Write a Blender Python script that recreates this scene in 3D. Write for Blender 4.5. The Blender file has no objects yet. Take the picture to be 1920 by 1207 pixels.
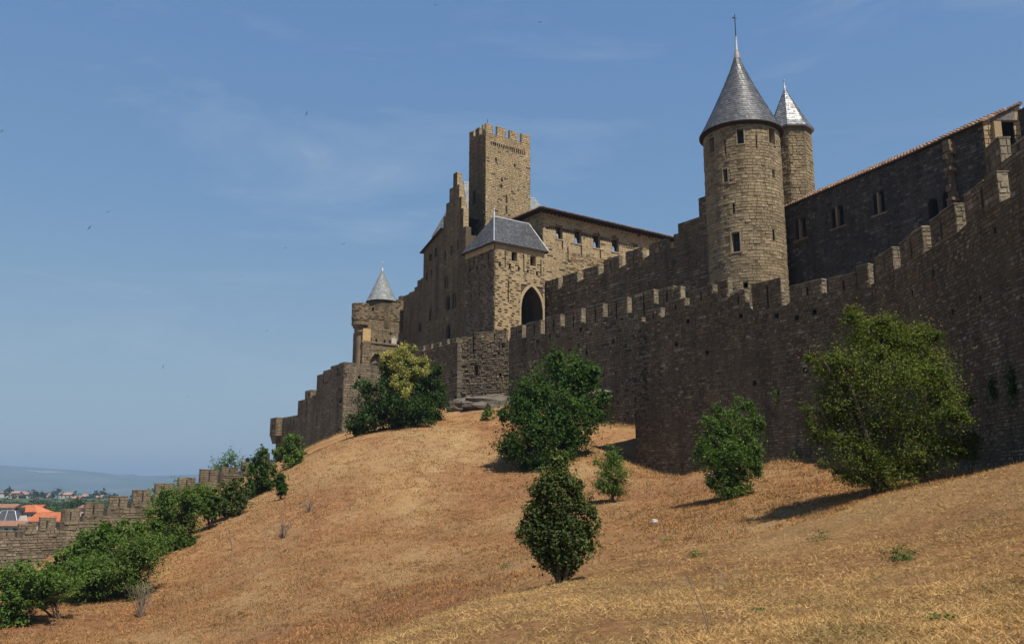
import bpy, math, random
import numpy as np
R = math.radians
rng = np.random.default_rng(7)
random.seed(7)
scene = bpy.context.scene
COL = scene.collection

# ------------------------------------------------------------------ camera model
TH = R(11.0); F = 1680.0; CU, CV = 960.0, 603.5
ST, CT = math.sin(TH), math.cos(TH)

def ray(u, v):
    a = (u - CU) / F; b = (CV - v) / F
    return np.array([a, CT - b * ST, ST + b * CT])

def P(u, v, Y):
    r = ray(u, v)
    return r * (Y / r[1])

def unit(v):
    v = np.asarray(v, float)
    return v / np.linalg.norm(v)

# ------------------------------------------------------------------ scene helpers
def link(o):
    COL.objects.link(o); return o

def tag(o, label=None, cat=None, group=None, kind=None):
    if label: o['label'] = label
    if cat: o['category'] = cat
    if group: o['group'] = group
    if kind: o['kind'] = kind
    return o

def thing(name, label, cat, loc=(0, 0, 0), group=None):
    o = bpy.data.objects.new(name, None)
    o.empty_display_size = 0.2
    o.location = [float(c) for c in loc]
    link(o)
    return tag(o, label, cat, group)

def wpos(o):
    l = np.array(o.location)
    if o.parent: l = l + wpos(o.parent)
    return l

class MB:
    """collects polygons, builds ONE mesh object"""
    def __init__(s): s.v = []; s.f = []; s.m = []
    def add(s, vs, fs, m=0):
        b = len(s.v)
        s.v.extend([tuple(map(float, x)) for x in vs])
        for f in fs:
            s.f.append(tuple(i + b for i in f)); s.m.append(m)
    def quad(s, a, b, c, d, m=0): s.add([a, b, c, d], [(0, 1, 2, 3)], m)
    def box8(s, p, m=0):
        # p: 4 bottom, 4 top
        s.add(p, [(3, 2, 1, 0), (4, 5, 6, 7), (0, 1, 5, 4), (1, 2, 6, 5), (2, 3, 7, 6), (3, 0, 4, 7)], m)
    def box(s, c, e, m=0):
        x, y, z = c; a, b, h = e
        s.box8([(x-a, y-b, z-h), (x+a, y-b, z-h), (x+a, y+b, z-h), (x-a, y+b, z-h),
                (x-a, y-b, z+h), (x+a, y-b, z+h), (x+a, y+b, z+h), (x-a, y+b, z+h)], m)
    def tube(s, pts, rad, n=7, m=0, cap=True):
        pts = [np.array(p, float) for p in pts]
        rings = []
        for i, p in enumerate(pts):
            t = unit(pts[min(i+1, len(pts)-1)] - pts[max(i-1, 0)])
            a = np.cross(t, [0.31, 0.95, 0.1]); a = unit(a); b = np.cross(t, a)
            r = rad[i] if hasattr(rad, '__len__') else rad
            rings.append([p + r * (math.cos(k*2*math.pi/n) * a + math.sin(k*2*math.pi/n) * b) for k in range(n)])
        vs = [q for ring in rings for q in ring]; fs = []
        for i in range(len(pts)-1):
            for k in range(n):
                k2 = (k+1) % n
                fs.append((i*n+k, i*n+k2, (i+1)*n+k2, (i+1)*n+k))
        if cap:
            fs.append(tuple(range(n-1, -1, -1)))
            fs.append(tuple((len(pts)-1)*n + k for k in range(n)))
        s.add(vs, fs, m)
    def lathe(s, c, prof, n=32, m=0):
        vs = []; fs = []
        for (r, z) in prof:
            for k in range(n):
                a = 2*math.pi*k/n
                vs.append((c[0]+r*math.cos(a), c[1]+r*math.sin(a), z))
        for i in range(len(prof)-1):
            for k in range(n):
                k2 = (k+1) % n
                fs.append((i*n+k, i*n+k2, (i+1)*n+k2, (i+1)*n+k))
        s.add(vs, fs, m)
    def build(s, name, mats, parent=None, smooth=False):
        off = wpos(parent) if parent else np.zeros(3)
        v = np.array(s.v, float).reshape(-1, 3) - off
        me = bpy.data.meshes.new(name)
        me.from_pydata(v.tolist(), [], s.f)
        if not isinstance(mats, (list, tuple)): mats = [mats]
        for m in mats: me.materials.append(m)
        me.polygons.foreach_set('material_index', np.array(s.m, np.int32))
        if smooth: me.polygons.foreach_set('use_smooth', np.ones(len(s.f), bool))
        me.update()
        o = bpy.data.objects.new(name, me); link(o)
        if parent: o.parent = parent
        return o

def fast_mesh(name, v, f, mats, parent=None, mi=None, smooth=False):
    """numpy mesh: f is (N,k)"""
    off = wpos(parent) if parent else np.zeros(3)
    v = np.asarray(v, np.float64) - off
    f = np.asarray(f, np.int32); n, k = f.shape
    me = bpy.data.meshes.new(name)
    me.vertices.add(len(v)); me.vertices.foreach_set('co', v.astype(np.float32).ravel())
    me.loops.add(n*k); me.loops.foreach_set('vertex_index', f.ravel())
    me.polygons.add(n)
    me.polygons.foreach_set('loop_start', np.arange(0, n*k, k, dtype=np.int32))
    me.polygons.foreach_set('loop_total', np.full(n, k, np.int32))
    if not isinstance(mats, (list, tuple)): mats = [mats]
    for m in mats: me.materials.append(m)
    if mi is not None: me.polygons.foreach_set('material_index', np.asarray(mi, np.int32))
    if smooth: me.polygons.foreach_set('use_smooth', np.ones(n, bool))
    me.update(calc_edges=True); me.validate()
    o = bpy.data.objects.new(name, me); link(o)
    if parent: o.parent = parent
    return o

# ------------------------------------------------------------------ materials
def newmat(name):
    m = bpy.data.materials.new(name); m.use_nodes = True
    nt = m.node_tree
    b = nt.nodes['Principled BSDF']
    return m, nt, b

def N(nt, t, **kw):
    n = nt.nodes.new(t)
    for k, v in kw.items():
        if k in n.inputs: n.inputs[k].default_value = v
        else: setattr(n, k, v)
    return n

def ramp(nt, fac, stops, interp='LINEAR'):
    r = nt.nodes.new('ShaderNodeValToRGB'); r.color_ramp.interpolation = interp
    el = r.color_ramp.elements
    while len(el) < len(stops): el.new(0.5)
    for e, (p, c) in zip(el, stops):
        e.position = p; e.color = (*c, 1) if len(c) == 3 else c
    nt.links.new(fac, r.inputs[0]); return r.outputs[0]

def noise(nt, vec, scale, detail=5, rough=.6, dist=0.):
    n = N(nt, 'ShaderNodeTexNoise', Scale=scale, Detail=detail, Roughness=rough, Distortion=dist)
    if vec is not None: nt.links.new(vec, n.inputs['Vector'])
    return n.outputs['Fac']

def mixc(nt, fac, a, b, mode='MIX'):
    n = nt.nodes.new('ShaderNodeMix'); n.data_type = 'RGBA'; n.blend_type = mode
    for sock, val in ((n.inputs['Factor'], fac), (n.inputs['A'], a), (n.inputs['B'], b)):
        if isinstance(val, (int, float)): sock.default_value = val
        elif isinstance(val, tuple): sock.default_value = (*val, 1) if len(val) == 3 else val
        else: nt.links.new(val, sock)
    # RGBA sockets are the third pair
    for idx, val in ((6, a), (7, b)):
        sk = n.inputs[idx]
        if isinstance(val, tuple): sk.default_value = (*val, 1) if len(val) == 3 else val
        elif not isinstance(val, (int, float)): nt.links.new(val, sk)
    return n.outputs[2]

def geo_pos(nt):
    return nt.nodes.new('ShaderNodeNewGeometry').outputs['Position']

def stone_mat(name, tints, stain, stain_amt=.6, stain_scale=.35, rough=.95, bump=.5, interp='LINEAR', island=True, streak=.5, pale=0.):
    m, nt, b = newmat(name)
    g = nt.nodes.new('ShaderNodeNewGeometry')
    pos = g.outputs['Position']
    if island: fac = g.outputs['Random Per Island']
    else: fac = noise(nt, pos, 1.6, 6, .7)
    n = len(tints)
    c = ramp(nt, fac, [(i/(n-1) if n > 1 else 0, t) for i, t in enumerate(tints)], interp)
    # weather stains with a shape of their own
    s = ramp(nt, noise(nt, pos, stain_scale, 6, .65, .4), [(.42, (0, 0, 0)), (.62, (1, 1, 1))])
    st = N(nt, 'ShaderNodeMath', operation='MULTIPLY'); st.inputs[1].default_value = stain_amt
    nt.links.new(s, st.inputs[0])
    c = mixc(nt, st.outputs[0], c, stain)
    if pale:
        s2 = ramp(nt, noise(nt, pos, .42, 7, .72, .6), [(.58, (0, 0, 0)), (.70, (pale, pale, pale))])
        c = mixc(nt, s2, c, tuple(min(1, 2.1*q) for q in tints[-1 if len(tints) < 4 else 3]))
    # vertical run-off streaks
    mp = N(nt, 'ShaderNodeMapping'); mp.inputs['Scale'].default_value = (1.3, 1.3, .12)
    nt.links.new(pos, mp.inputs['Vector'])
    k = ramp(nt, noise(nt, mp.outputs[0], 1.0, 5, .6), [(.40, (1, 1, 1)), (.72, (1-streak,)*3)])
    c = mixc(nt, 1.0, c, k, 'MULTIPLY')
    f = ramp(nt, noise(nt, pos, 9., 6, .75), [(.25, (.62, .62, .62)), (.75, (1.3, 1.3, 1.3))])
    c = mixc(nt, 1.0, c, f, 'MULTIPLY')
    nt.links.new(c, b.inputs['Base Color'])
    b.inputs['Roughness'].default_value = rough
    b.inputs['Specular IOR Level'].default_value = .15
    bm = N(nt, 'ShaderNodeBump', Strength=bump, Distance=.06)
    nt.links.new(noise(nt, pos, 7., 8, .7), bm.inputs['Height'])
    nt.links.new(bm.outputs[0], b.inputs['Normal'])
    return m

def plain(name, col, rough=.8, metal=0., var=.25, scale=3., spec=.3):
    m, nt, b = newmat(name)
    pos = geo_pos(nt)
    lo = tuple(c*(1-var) for c in col); hi = tuple(min(1, c*(1+var)) for c in col)
    c = ramp(nt, noise(nt, pos, scale, 5, .65), [(.3, lo), (.7, hi)])
    nt.links.new(c, b.inputs['Base Color'])
    b.inputs['Roughness'].default_value = rough; b.inputs['Metallic'].default_value = metal
    b.inputs['Specular IOR Level'].default_value = spec
    return m

def slate_mat(name, tints, rough=.38, spec=.6):
    m, nt, b = newmat(name)
    g = nt.nodes.new('ShaderNodeNewGeometry')
    c = ramp(nt, g.outputs['Random Per Island'], [(i/(len(tints)-1), t) for i, t in enumerate(tints)])
    c2 = ramp(nt, noise(nt, g.outputs['Position'], 1.2, 5, .6), [(.3, (.75, .75, .75)), (.7, (1.2, 1.2, 1.15))])
    c = mixc(nt, 1.0, c, c2, 'MULTIPLY')
    nt.links.new(c, b.inputs['Base Color'])
    rr = ramp(nt, noise(nt, g.outputs['Position'], 6, 4, .6), [(.3, (rough-.1,)*3), (.7, (rough+.15,)*3)])
    nt.links.new(rr, b.inputs['Roughness'])
    b.inputs['Specular IOR Level'].default_value = spec
    bm = N(nt, 'ShaderNodeBump', Strength=.25, Distance=.03)
    nt.links.new(noise(nt, g.outputs['Position'], 10, 5, .6), bm.inputs['Height'])
    nt.links.new(bm.outputs[0], b.inputs['Normal'])
    return m

def leaf_mat(name, tints, trans=.42, rough=.6, spec=.12):
    m, nt, b = newmat(name)
    g = nt.nodes.new('ShaderNodeNewGeometry')
    c = ramp(nt, g.outputs['Random Per Island'], [(i/(len(tints)-1), t) for i, t in enumerate(tints)])
    c2 = ramp(nt, noise(nt, g.outputs['Position'], .9, 3, .6), [(.35, (.7, .75, .7)), (.65, (1.25, 1.2, 1.1))])
    c = mixc(nt, 1.0, c, c2, 'MULTIPLY')
    nt.links.new(c, b.inputs['Base Color'])
    b.inputs['Roughness'].default_value = rough
    b.inputs['Specular IOR Level'].default_value = spec
    t = nt.nodes.new('ShaderNodeBsdfTranslucent')
    ct = mixc(nt, 1.0, c, (1.1, 1.35, .5), 'MULTIPLY')
    nt.links.new(ct, t.inputs['Color'])
    mx = nt.nodes.new('ShaderNodeMixShader'); mx.inputs[0].default_value = trans
    nt.links.new(b.outputs[0], mx.inputs[1]); nt.links.new(t.outputs[0], mx.inputs[2])
    nt.links.new(mx.outputs[0], nt.nodes['Material Output'].inputs['Surface'])
    return m

M = {}
# weathered black outer walls
M['near'] = stone_mat('weathered_dark_stone', [(0.137, 0.099, 0.058), (0.195, 0.143, 0.086), (0.156, 0.113, 0.068), (0.234, 0.177, 0.111), (0.176, 0.127, 0.078), (0.351, 0.286, 0.202)],
                      (0.114, 0.085, 0.055), .6, .30, streak=.35, pale=.5)
M['inner'] = stone_mat('dark_inner_stone', [(.058, .050, .042), (.085, .074, .062), (.068, .058, .049), (.11, .096, .08), (.078, .068, .056), (.17, .15, .125)],
                       (.05, .043, .036), .6, .30, streak=.35)  # darkest of the wall tints, used on the long tiled range
M['inner_core'] = stone_mat('dark_inner_mortar', [(.04, .034, .028), (.06, .052, .043)], (.035, .03, .025), .4, island=False)
M['near_core'] = stone_mat('dark_mortar', [(.095, .070, .043), (.13, .098, .062)], (.075, .056, .037), .4, island=False)
M['cap'] = stone_mat('sunlit_coping_stone', [(.22, .18, .12), (.30, .25, .17), (.17, .14, .095), (.26, .21, .13)], (.13, .105, .07), .6, 1.4, streak=.25)  # lighter tan puts sunlight into merlon ends, copings and wall tops
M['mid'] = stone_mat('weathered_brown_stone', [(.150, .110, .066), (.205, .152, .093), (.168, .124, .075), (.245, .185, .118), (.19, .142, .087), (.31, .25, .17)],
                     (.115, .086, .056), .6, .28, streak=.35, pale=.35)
M['mid_core'] = stone_mat('brown_mortar', [(.055, .043, .03), (.09, .072, .05)], (.05, .04, .03), .4, island=False)
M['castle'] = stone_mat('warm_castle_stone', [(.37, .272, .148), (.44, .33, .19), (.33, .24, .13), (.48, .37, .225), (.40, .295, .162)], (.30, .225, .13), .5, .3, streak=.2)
M['castle_core'] = stone_mat('shadowed_joint_mortar', [(.085, .066, .042), (.13, .10, .065)], (.08, .06, .04), .4, island=False)
M['old'] = stone_mat('dull_tower_stone', [(.21, .158, .095), (.26, .198, .12), (.185, .138, .083), (.30, .232, .145), (.23, .172, .104)], (.165, .124, .076), .55, .4, streak=.3)
M['old_core'] = stone_mat('dull_tower_mortar', [(.075, .056, .034), (.11, .083, .052)], (.07, .052, .033), .4, island=False)
M['ashlar'] = stone_mat('smooth_ashlar_stone', [(.38, .29, .17), (.44, .34, .205)], (.30, .23, .14), .5, .6, island=False, streak=.25)
M['shade'] = stone_mat('shaded_face_stone', [(.155, .113, .064), (.198, .147, .085), (.172, .126, .072), (.235, .178, .108)], (.122, .09, .054), .6, .25, streak=.4)  # darker castle stone, shade of the left-hand faces put into its colour
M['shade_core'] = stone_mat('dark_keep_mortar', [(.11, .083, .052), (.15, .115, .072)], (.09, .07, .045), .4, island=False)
M['tower'] = stone_mat('round_tower_stone', [(.27, .205, .118), (.33, .255, .152), (.235, .178, .105), (.37, .292, .18), (.30, .23, .135)], (.19, .145, .088), .6, .3, streak=.3)
M['tower_core'] = stone_mat('round_tower_mortar', [(.15, .112, .066), (.20, .152, .09)], (.12, .09, .055), .4, island=False)
M['tower_win'] = stone_mat('tower_dressed_stone', [(.27, .21, .13), (.33, .26, .165)], (.21, .165, .1), .5, .6, island=False, streak=.25)
M['low'] = stone_mat('barbican_grey_stone', [(.175, .138, .092), (.225, .18, .122), (.195, .154, .102), (.27, .22, .155), (.155, .122, .082)], (.125, .10, .068), .65, .3, streak=.4)
M['low_core'] = stone_mat('barbican_mortar', [(.10, .083, .06), (.15, .125, .09)], (.08, .065, .046), .4, island=False)
M['rock'] = stone_mat('pale_bedrock', [(.13, .11, .085), (.24, .21, .17)], (.09, .075, .058), .6, .9, island=False, bump=1.0, streak=.2)
M['dark'] = plain('dark_interior', (.012, .011, .010), .95, spec=.05)
M['glass'] = plain('dim_window_glass', (.018, .021, .026), .45, spec=.2)
M['slate'] = slate_mat('blue_grey_slate', [(.050, .050, .053), (.082, .082, .086), (.062, .062, .066), (.115, .115, .12)], .40, .38)
M['slate_glint'] = slate_mat('glinting_turret_slate', [(.10, .10, .106), (.15, .15, .157), (.12, .12, .127), (.20, .20, .207)], .34, .75)  # lighter, glossier tints stand in for sun glint on the turret roof
M['slate_old'] = slate_mat('pale_weathered_slate', [(.16, .17, .175), (.22, .23, .232), (.185, .195, .2), (.27, .28, .28)], .6, .3)
M['lead'] = plain('lead_flashing', (.42, .43, .45), .5, .3, .15)
M['terra'] = slate_mat('old_terracotta_tiles', [(.11, .065, .042), (.19, .11, .07), (.32, .21, .15), (.085, .05, .035)], .85, .15)
M['wood'] = plain('weathered_grey_boards', (.16, .14, .125), .85, var=.45, scale=4.)
M['timber'] = plain('dark_timber', (.04, .029, .02), .95, spec=.05)
M['iron'] = plain('dark_iron', (.03, .03, .035), .6, .6)
M['copper'] = plain('pale_copper_cap', (.34, .25, .20), .55, .2)
M['pipe'] = plain('white_downpipe', (.6, .6, .58), .6)
M['plaque'] = plain('white_plaque_stone', (.42, .38, .32), .9, var=.12)
M['ochre'] = stone_mat('ochre_repair_stone', [(.48, .33, .14), (.56, .40, .19)], (.40, .27, .12), .5, 1.5, island=False, streak=.15)
M['bark'] = plain('grey_brown_bark', (.085, .062, .044), .95, var=.4, scale=8.)
M['twig'] = plain('bleached_dead_twigs', (.20, .155, .11), .95, var=.35)

# ------------------------------------------------------------------ directions of the castle's masonry
DR = unit((1.4, 1.0)); DL = np.array([-DR[1], DR[0]])
NR = np.array([DR[1], -DR[0]])      # outward normal of right-hand (sunlit) faces
NL = -DR                            # outward normal of left-hand (shaded) faces

class Plane:
    def __init__(s, p, d, n=None, base_off=0.):
        s.p = np.array(p[:2], float); s.d = unit(d[:2])
        s.n = unit(n[:2]) if n is not None else np.array([s.d[1], -s.d[0]])
        s.o = base_off
    def pos(s, a, z, off=0.):
        q = s.p + s.d*a + s.n*(off + s.o)
        return np.array([q[0], q[1], z])
    def px(s, u, v):
        r = ray(u, v)
        A = np.array([[s.d[0], -r[0]], [s.d[1], -r[1]]])
        a, t = np.linalg.solve(A, -s.p)
        return a, r[2]*t
    def shifted(s, off): return Plane(s.p + s.n*off, s.d, s.n)

class Cyl:
    def __init__(s, c, Rr):
        s.c = np.array(c[:2], float); s.R = Rr
        s.t = unit(-s.c); s.r = np.array([-s.t[1], s.t[0]])
        s.o = 0.
    def pos(s, a, z, off=0.):
        f = a/s.R
        q = s.c + (s.R + off)*(math.cos(f)*s.t + math.sin(f)*s.r)
        return np.array([q[0], q[1], z])
    def px(s, u, v):
        r = ray(u, v); d = r[:2]; c = s.c
        A = d@d; B = -2*d@c; Cc = c@c - s.R**2
        disc = max(B*B - 4*A*Cc, 0)
        t = (-B - math.sqrt(disc))/(2*A)
        q = d*t - c
        return s.R*math.atan2(q@s.r, q@s.t), r[2]*t

def asf(z): return z if callable(z) else (lambda a, z=z: z)

class Prof:
    def __init__(s, pts):
        s.s = []; s.z = []
        for a, z in pts:
            if s.s and a <= s.s[-1] + 1e-6: a = s.s[-1] + 1e-3
            s.s.append(a); s.z.append(z)
    def __call__(s, a): return float(np.interp(a, s.s, s.z))

def core(mb, fr, s0, s1, zlo, zhi, holes=(), mat=0, thick=0., ds=1.2, mat_top=None):
    lo, hi = asf(zlo), asf(zhi)
    br = set(np.linspace(s0, s1, max(2, int((s1-s0)/ds)+2)).tolist())
    for h in holes: br.update([h[0], h[1]])
    for q in (zlo, zhi):
        if isinstance(q, Prof): br.update(q.s)
    br = sorted(b for b in br if s0-1e-9 <= b <= s1+1e-9)
    mt = mat if mat_top is None else mat_top
    for a, b in zip(br[:-1], br[1:]):
        if b - a < 1e-6: continue
        e = min(2e-4, (b-a)*.2)
        la, lb, ha, hb = lo(a+e), lo(b-e), hi(a+e), hi(b-e)
        segs = [(la, lb, ha, hb)]
        mid = .5*(a+b)
        hs = sorted([h for h in holes if h[0]-1e-6 <= mid <= h[1]+1e-6], key=lambda h: h[2])
        cur = (la, lb); out = []
        for h in hs:
            if h[2] > cur[0]: out.append((cur[0], cur[1], min(h[2], ha), min(h[2], hb)))
            cur = (h[3], h[3])
        out.append((cur[0], cur[1], ha, hb))
        for q in out:
            if max(q[2]-q[0], q[3]-q[1]) < 1e-4: continue
            mb.quad(fr.pos(a, q[0]), fr.pos(b, q[1]), fr.pos(b, q[3]), fr.pos(a, q[2]), mat)
        if thick:
            mb.quad(fr.pos(b, lb, -thick), fr.pos(a, la, -thick), fr.pos(a, ha, -thick), fr.pos(b, hb, -thick), mat)
            mb.quad(fr.pos(a, ha), fr.pos(b, hb), fr.pos(b, hb, -thick), fr.pos(a, ha, -thick), mt)
    # step risers
    if thick:
        for a, b in zip(br[:-1], br[1:]):
            if b-a < 2e-3 and abs(hi(a)-hi(b)) > .01:
                mb.quad(fr.pos(a, hi(a)), fr.pos(a, hi(b)), fr.pos(a, hi(b), -thick), fr.pos(a, hi(a), -thick), mt)
        for a in (s0, s1):
            mb.quad(fr.pos(a, lo(a)), fr.pos(a, hi(a)), fr.pos(a, hi(a), -thick), fr.pos(a, lo(a), -thick), mat)

def stones(mb, fr, s0, s1, zlo, zhi, c=.28, l=(.3, .6), rel=(.0, .04), gap=.02, miss=0., holes=(), mat=1, edge=.012, jit=.012, dash=False):
    lo, hi = asf(zlo), asf(zhi)
    ss = np.linspace(s0, s1, 40)
    z = min(lo(a) for a in ss); zt = max(hi(a) for a in ss)
    rr = random.random
    row = 0; last = False
    while z < zt - .05:
        row += 1
        h = c*(.75 + .5*rr())
        a = s0 - rr()*l[0]
        while a < s1 - .03:
            w = l[0] + (l[1]-l[0])*rr()
            x0, x1 = max(a, s0), min(a+w, s1)
            a += w
            if x1 - x0 < .06: continue
            iv = [(x0, x1)]
            zb, zz = z, z+h
            m = .5*(x0+x1)
            zb = max(zb, lo(m)); zz = min(zz, hi(x0+.01), hi(x1-.01))
            if zz - zb < .3*h: continue
            if dash:
                last = (row % 2 == 0) and not last and rr() < miss
                if last: continue
            elif miss and rr() < miss: continue
            for H in holes:
                if zz > H[2]-.01 and zb < H[3]+.01:
                    nv = []
                    for (p, q) in iv:
                        if H[0]-.02 > p: nv.append((p, min(q, H[0]-.02)))
                        if H[1]+.02 < q: nv.append((max(p, H[1]+.02), q))
                    iv = nv
            for (p, q) in iv:
                if q - p < .08: continue
                g = gap*.5
                p += g*(.6+.8*rr()); q -= g*(.6+.8*rr()); b0 = zb + g*(.6+.8*rr()); t0 = zz - g*(.6+.8*rr())
                d = rel[0] + (rel[1]-rel[0])*rr()
                j = lambda: (rr()-.5)*2*jit
                d1, d2, d3, d4 = d+j(), d+j(), d+j(), d+j()
                e = edge
                vs = [fr.pos(p, b0, -.02), fr.pos(q, b0, -.02), fr.pos(q, t0, -.02), fr.pos(p, t0, -.02),
                      fr.pos(p+e+abs(j()), b0+e+abs(j()), d1), fr.pos(q-e-abs(j()), b0+e+abs(j()), d2), fr.pos(q-e-abs(j()), t0-e-abs(j()), d3), fr.pos(p+e+abs(j()), t0-e-abs(j()), d4)]
                mb.add(vs, [(4, 5, 6, 7), (0, 1, 5, 4), (1, 2, 6, 5), (2, 3, 7, 6), (3, 0, 4, 7)], mat)
        z += h

def arch_curve(h, kind, n=8, spring=None):
    s0, s1, z0, z1 = h; w = .5*(s1-s0); mx = .5*(s0+s1)
    ah = min(w*(1.75 if kind == 'pointed' else 1.0), (z1-z0)*.8) if spring is None else z1 - spring
    zs = z1 - ah
    pts = []
    for i in range(2*n+1):
        x = -1 + i/n
        if kind == 'pointed': f = math.sqrt(max(0, 4-(1+abs(x))**2))/math.sqrt(3)
        else: f = math.sqrt(max(0, 1-x*x))
        pts.append((mx+x*w, zs+ah*f))
    return pts

def reveal(mb, fr, h, depth=.4, m_side=0, m_back=1, arch=None, back=True, proud=.004, spring=None):
    s0, s1, z0, z1 = h
    if arch:
        c = arch_curve(h, arch, spring=spring)
        ring = [(s0, z0)] + c + [(s1, z0)]
        for (a, za), (b, zb) in zip(c[:-1], c[1:]):
            if z1-za > 1e-3 or z1-zb > 1e-3:
                mb.quad(fr.pos(a, za, proud), fr.pos(b, zb, proud), fr.pos(b, z1, proud), fr.pos(a, z1, proud), m_side)
    else:
        ring = [(s0, z0), (s0, z1), (s1, z1), (s1, z0)]
    cl = ring + [ring[0]]
    for (a, za), (b, zb) in zip(cl[:-1], cl[1:]):
        mb.quad(fr.pos(a, za, proud), fr.pos(a, za, -depth), fr.pos(b, zb, -depth), fr.pos(b, zb, proud), m_side)
    if back:
        mb.quad(fr.pos(s0, z0, -depth), fr.pos(s1, z0, -depth), fr.pos(s1, z1, -depth), fr.pos(s0, z1, -depth), m_back)

def fbox(mb, fr, s0, s1, z0, z1, o0, o1, m=0):
    mb.box8([fr.pos(s0, z0, o1), fr.pos(s1, z0, o1), fr.pos(s1, z0, o0), fr.pos(s0, z0, o0),
             fr.pos(s0, z1, o1), fr.pos(s1, z1, o1), fr.pos(s1, z1, o0), fr.pos(s0, z1, o0)], m)

def frame_box(mb, fr, h, w=.13, o=.045, m=0, sill=True, arch=False):
    s0, s1, z0, z1 = h
    fbox(mb, fr, s0-w, s0, z0, z1, -.05, o, m); fbox(mb, fr, s1, s1+w, z0, z1, -.05, o, m)
    if not arch: fbox(mb, fr, s0-w, s1+w, z1, z1+w*1.3, -.05, o, m)
    if sill: fbox(mb, fr, s0-w*1.2, s1+w*1.2, z0-w, z0, -.05, o+.04, m)

def hpx(fr, u0, v0, u1, v1):
    """hole from pixel box corners"""
    um, vm = .5*(u0+u1), .5*(v0+v1)
    a = fr.px(u0, vm)[0]; b = fr.px(u1, vm)[0]
    return (min(a, b), max(a, b), fr.px(um, v1)[1], fr.px(um, v0)[1])

def window(root, fr, h, depth=.45, arch=None, frame=0., mats=None, name='window', mullion=False, back='dark'):
    mb = MB()
    side = mats or M['ashlar']
    reveal(mb, fr, h, depth, 0, 1, arch)
    if mullion:
        mx = .5*(h[0]+h[1]); w = (h[1]-h[0])*.09
        fbox(mb, fr, mx-w, mx+w, h[2], h[3], -.28, -.08, 0)
    o = mb.build(name, [side, M[back]], root)
    if frame:
        fm = MB(); frame_box(fm, fr, h, frame, arch=bool(arch)); fm.build('window_frame', side, o)
    return o

def merlon(root, fr, s0, s1, z0, z1, th=.55, mats=('near', 'near_core', 'cap'), slit=False, st=None, cap=.07):
    th = th*.66; z1 = z1 + random.uniform(-.05, .04)
    st = dict(dict(c=.26, l=(.3, .6), rel=(.0, .03), gap=.02), **(st or {}))
    mb = MB()
    f0 = fr.shifted(.004) if isinstance(fr, Plane) else fr
    hole = []
    zc = z1 - cap
    if slit and s1-s0 > .8:
        mx = s0 + (s1-s0)*random.uniform(.42, .58)
        hole = [(mx-.045, mx+.045, z0+.25, zc-.25)]
    core(mb, f0, s0, s1, z0, zc, hole, 1)
    for h in hole: reveal(mb, f0, h, th*.8, 1, 1)
    stones(mb, f0, s0, s1, z0, zc, holes=hole, mat=0, **st)
    pa, pb = f0.pos(s0, 0), f0.pos(s1, 0)
    d = unit((pb-pa)[:2]); n = np.array([d[1], -d[0]])
    near = Plane(pb, -n, d); far = Plane(pa, -n, -d)
    for e in (near, far):
        core(mb, e, 0, th, z0, zc, mat=2); stones(mb, e, 0, th, z0, zc, mat=2, **dict(st, l=(.25, .5), rel=(.0, .035)))
    bk = Plane(pa - np.array([*n, 0])*th, d, -n)
    core(mb, bk, 0, np.linalg.norm(pb-pa), z0, zc, mat=1)
    # coping slab
    pl = Plane(pa, d, n); L = np.linalg.norm(pb-pa)
    x = -.03
    while x < L-.05:      # worn coping stones, none quite level with the next
        e = min(L+.03, x+random.uniform(.35, .85)); e = L+.03 if L-e < .2 else e
        dz = random.uniform(-.035, .03)
        fbox(mb, pl, x+.008, e-.008, zc, max(zc+.02, z1+dz), -th-random.uniform(0, .05), random.uniform(-.01, .055), 2)
        x = e
    return mb.build('merlon', [M[mats[0]], M[mats[1]], M[mats[2]]], root)

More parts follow.
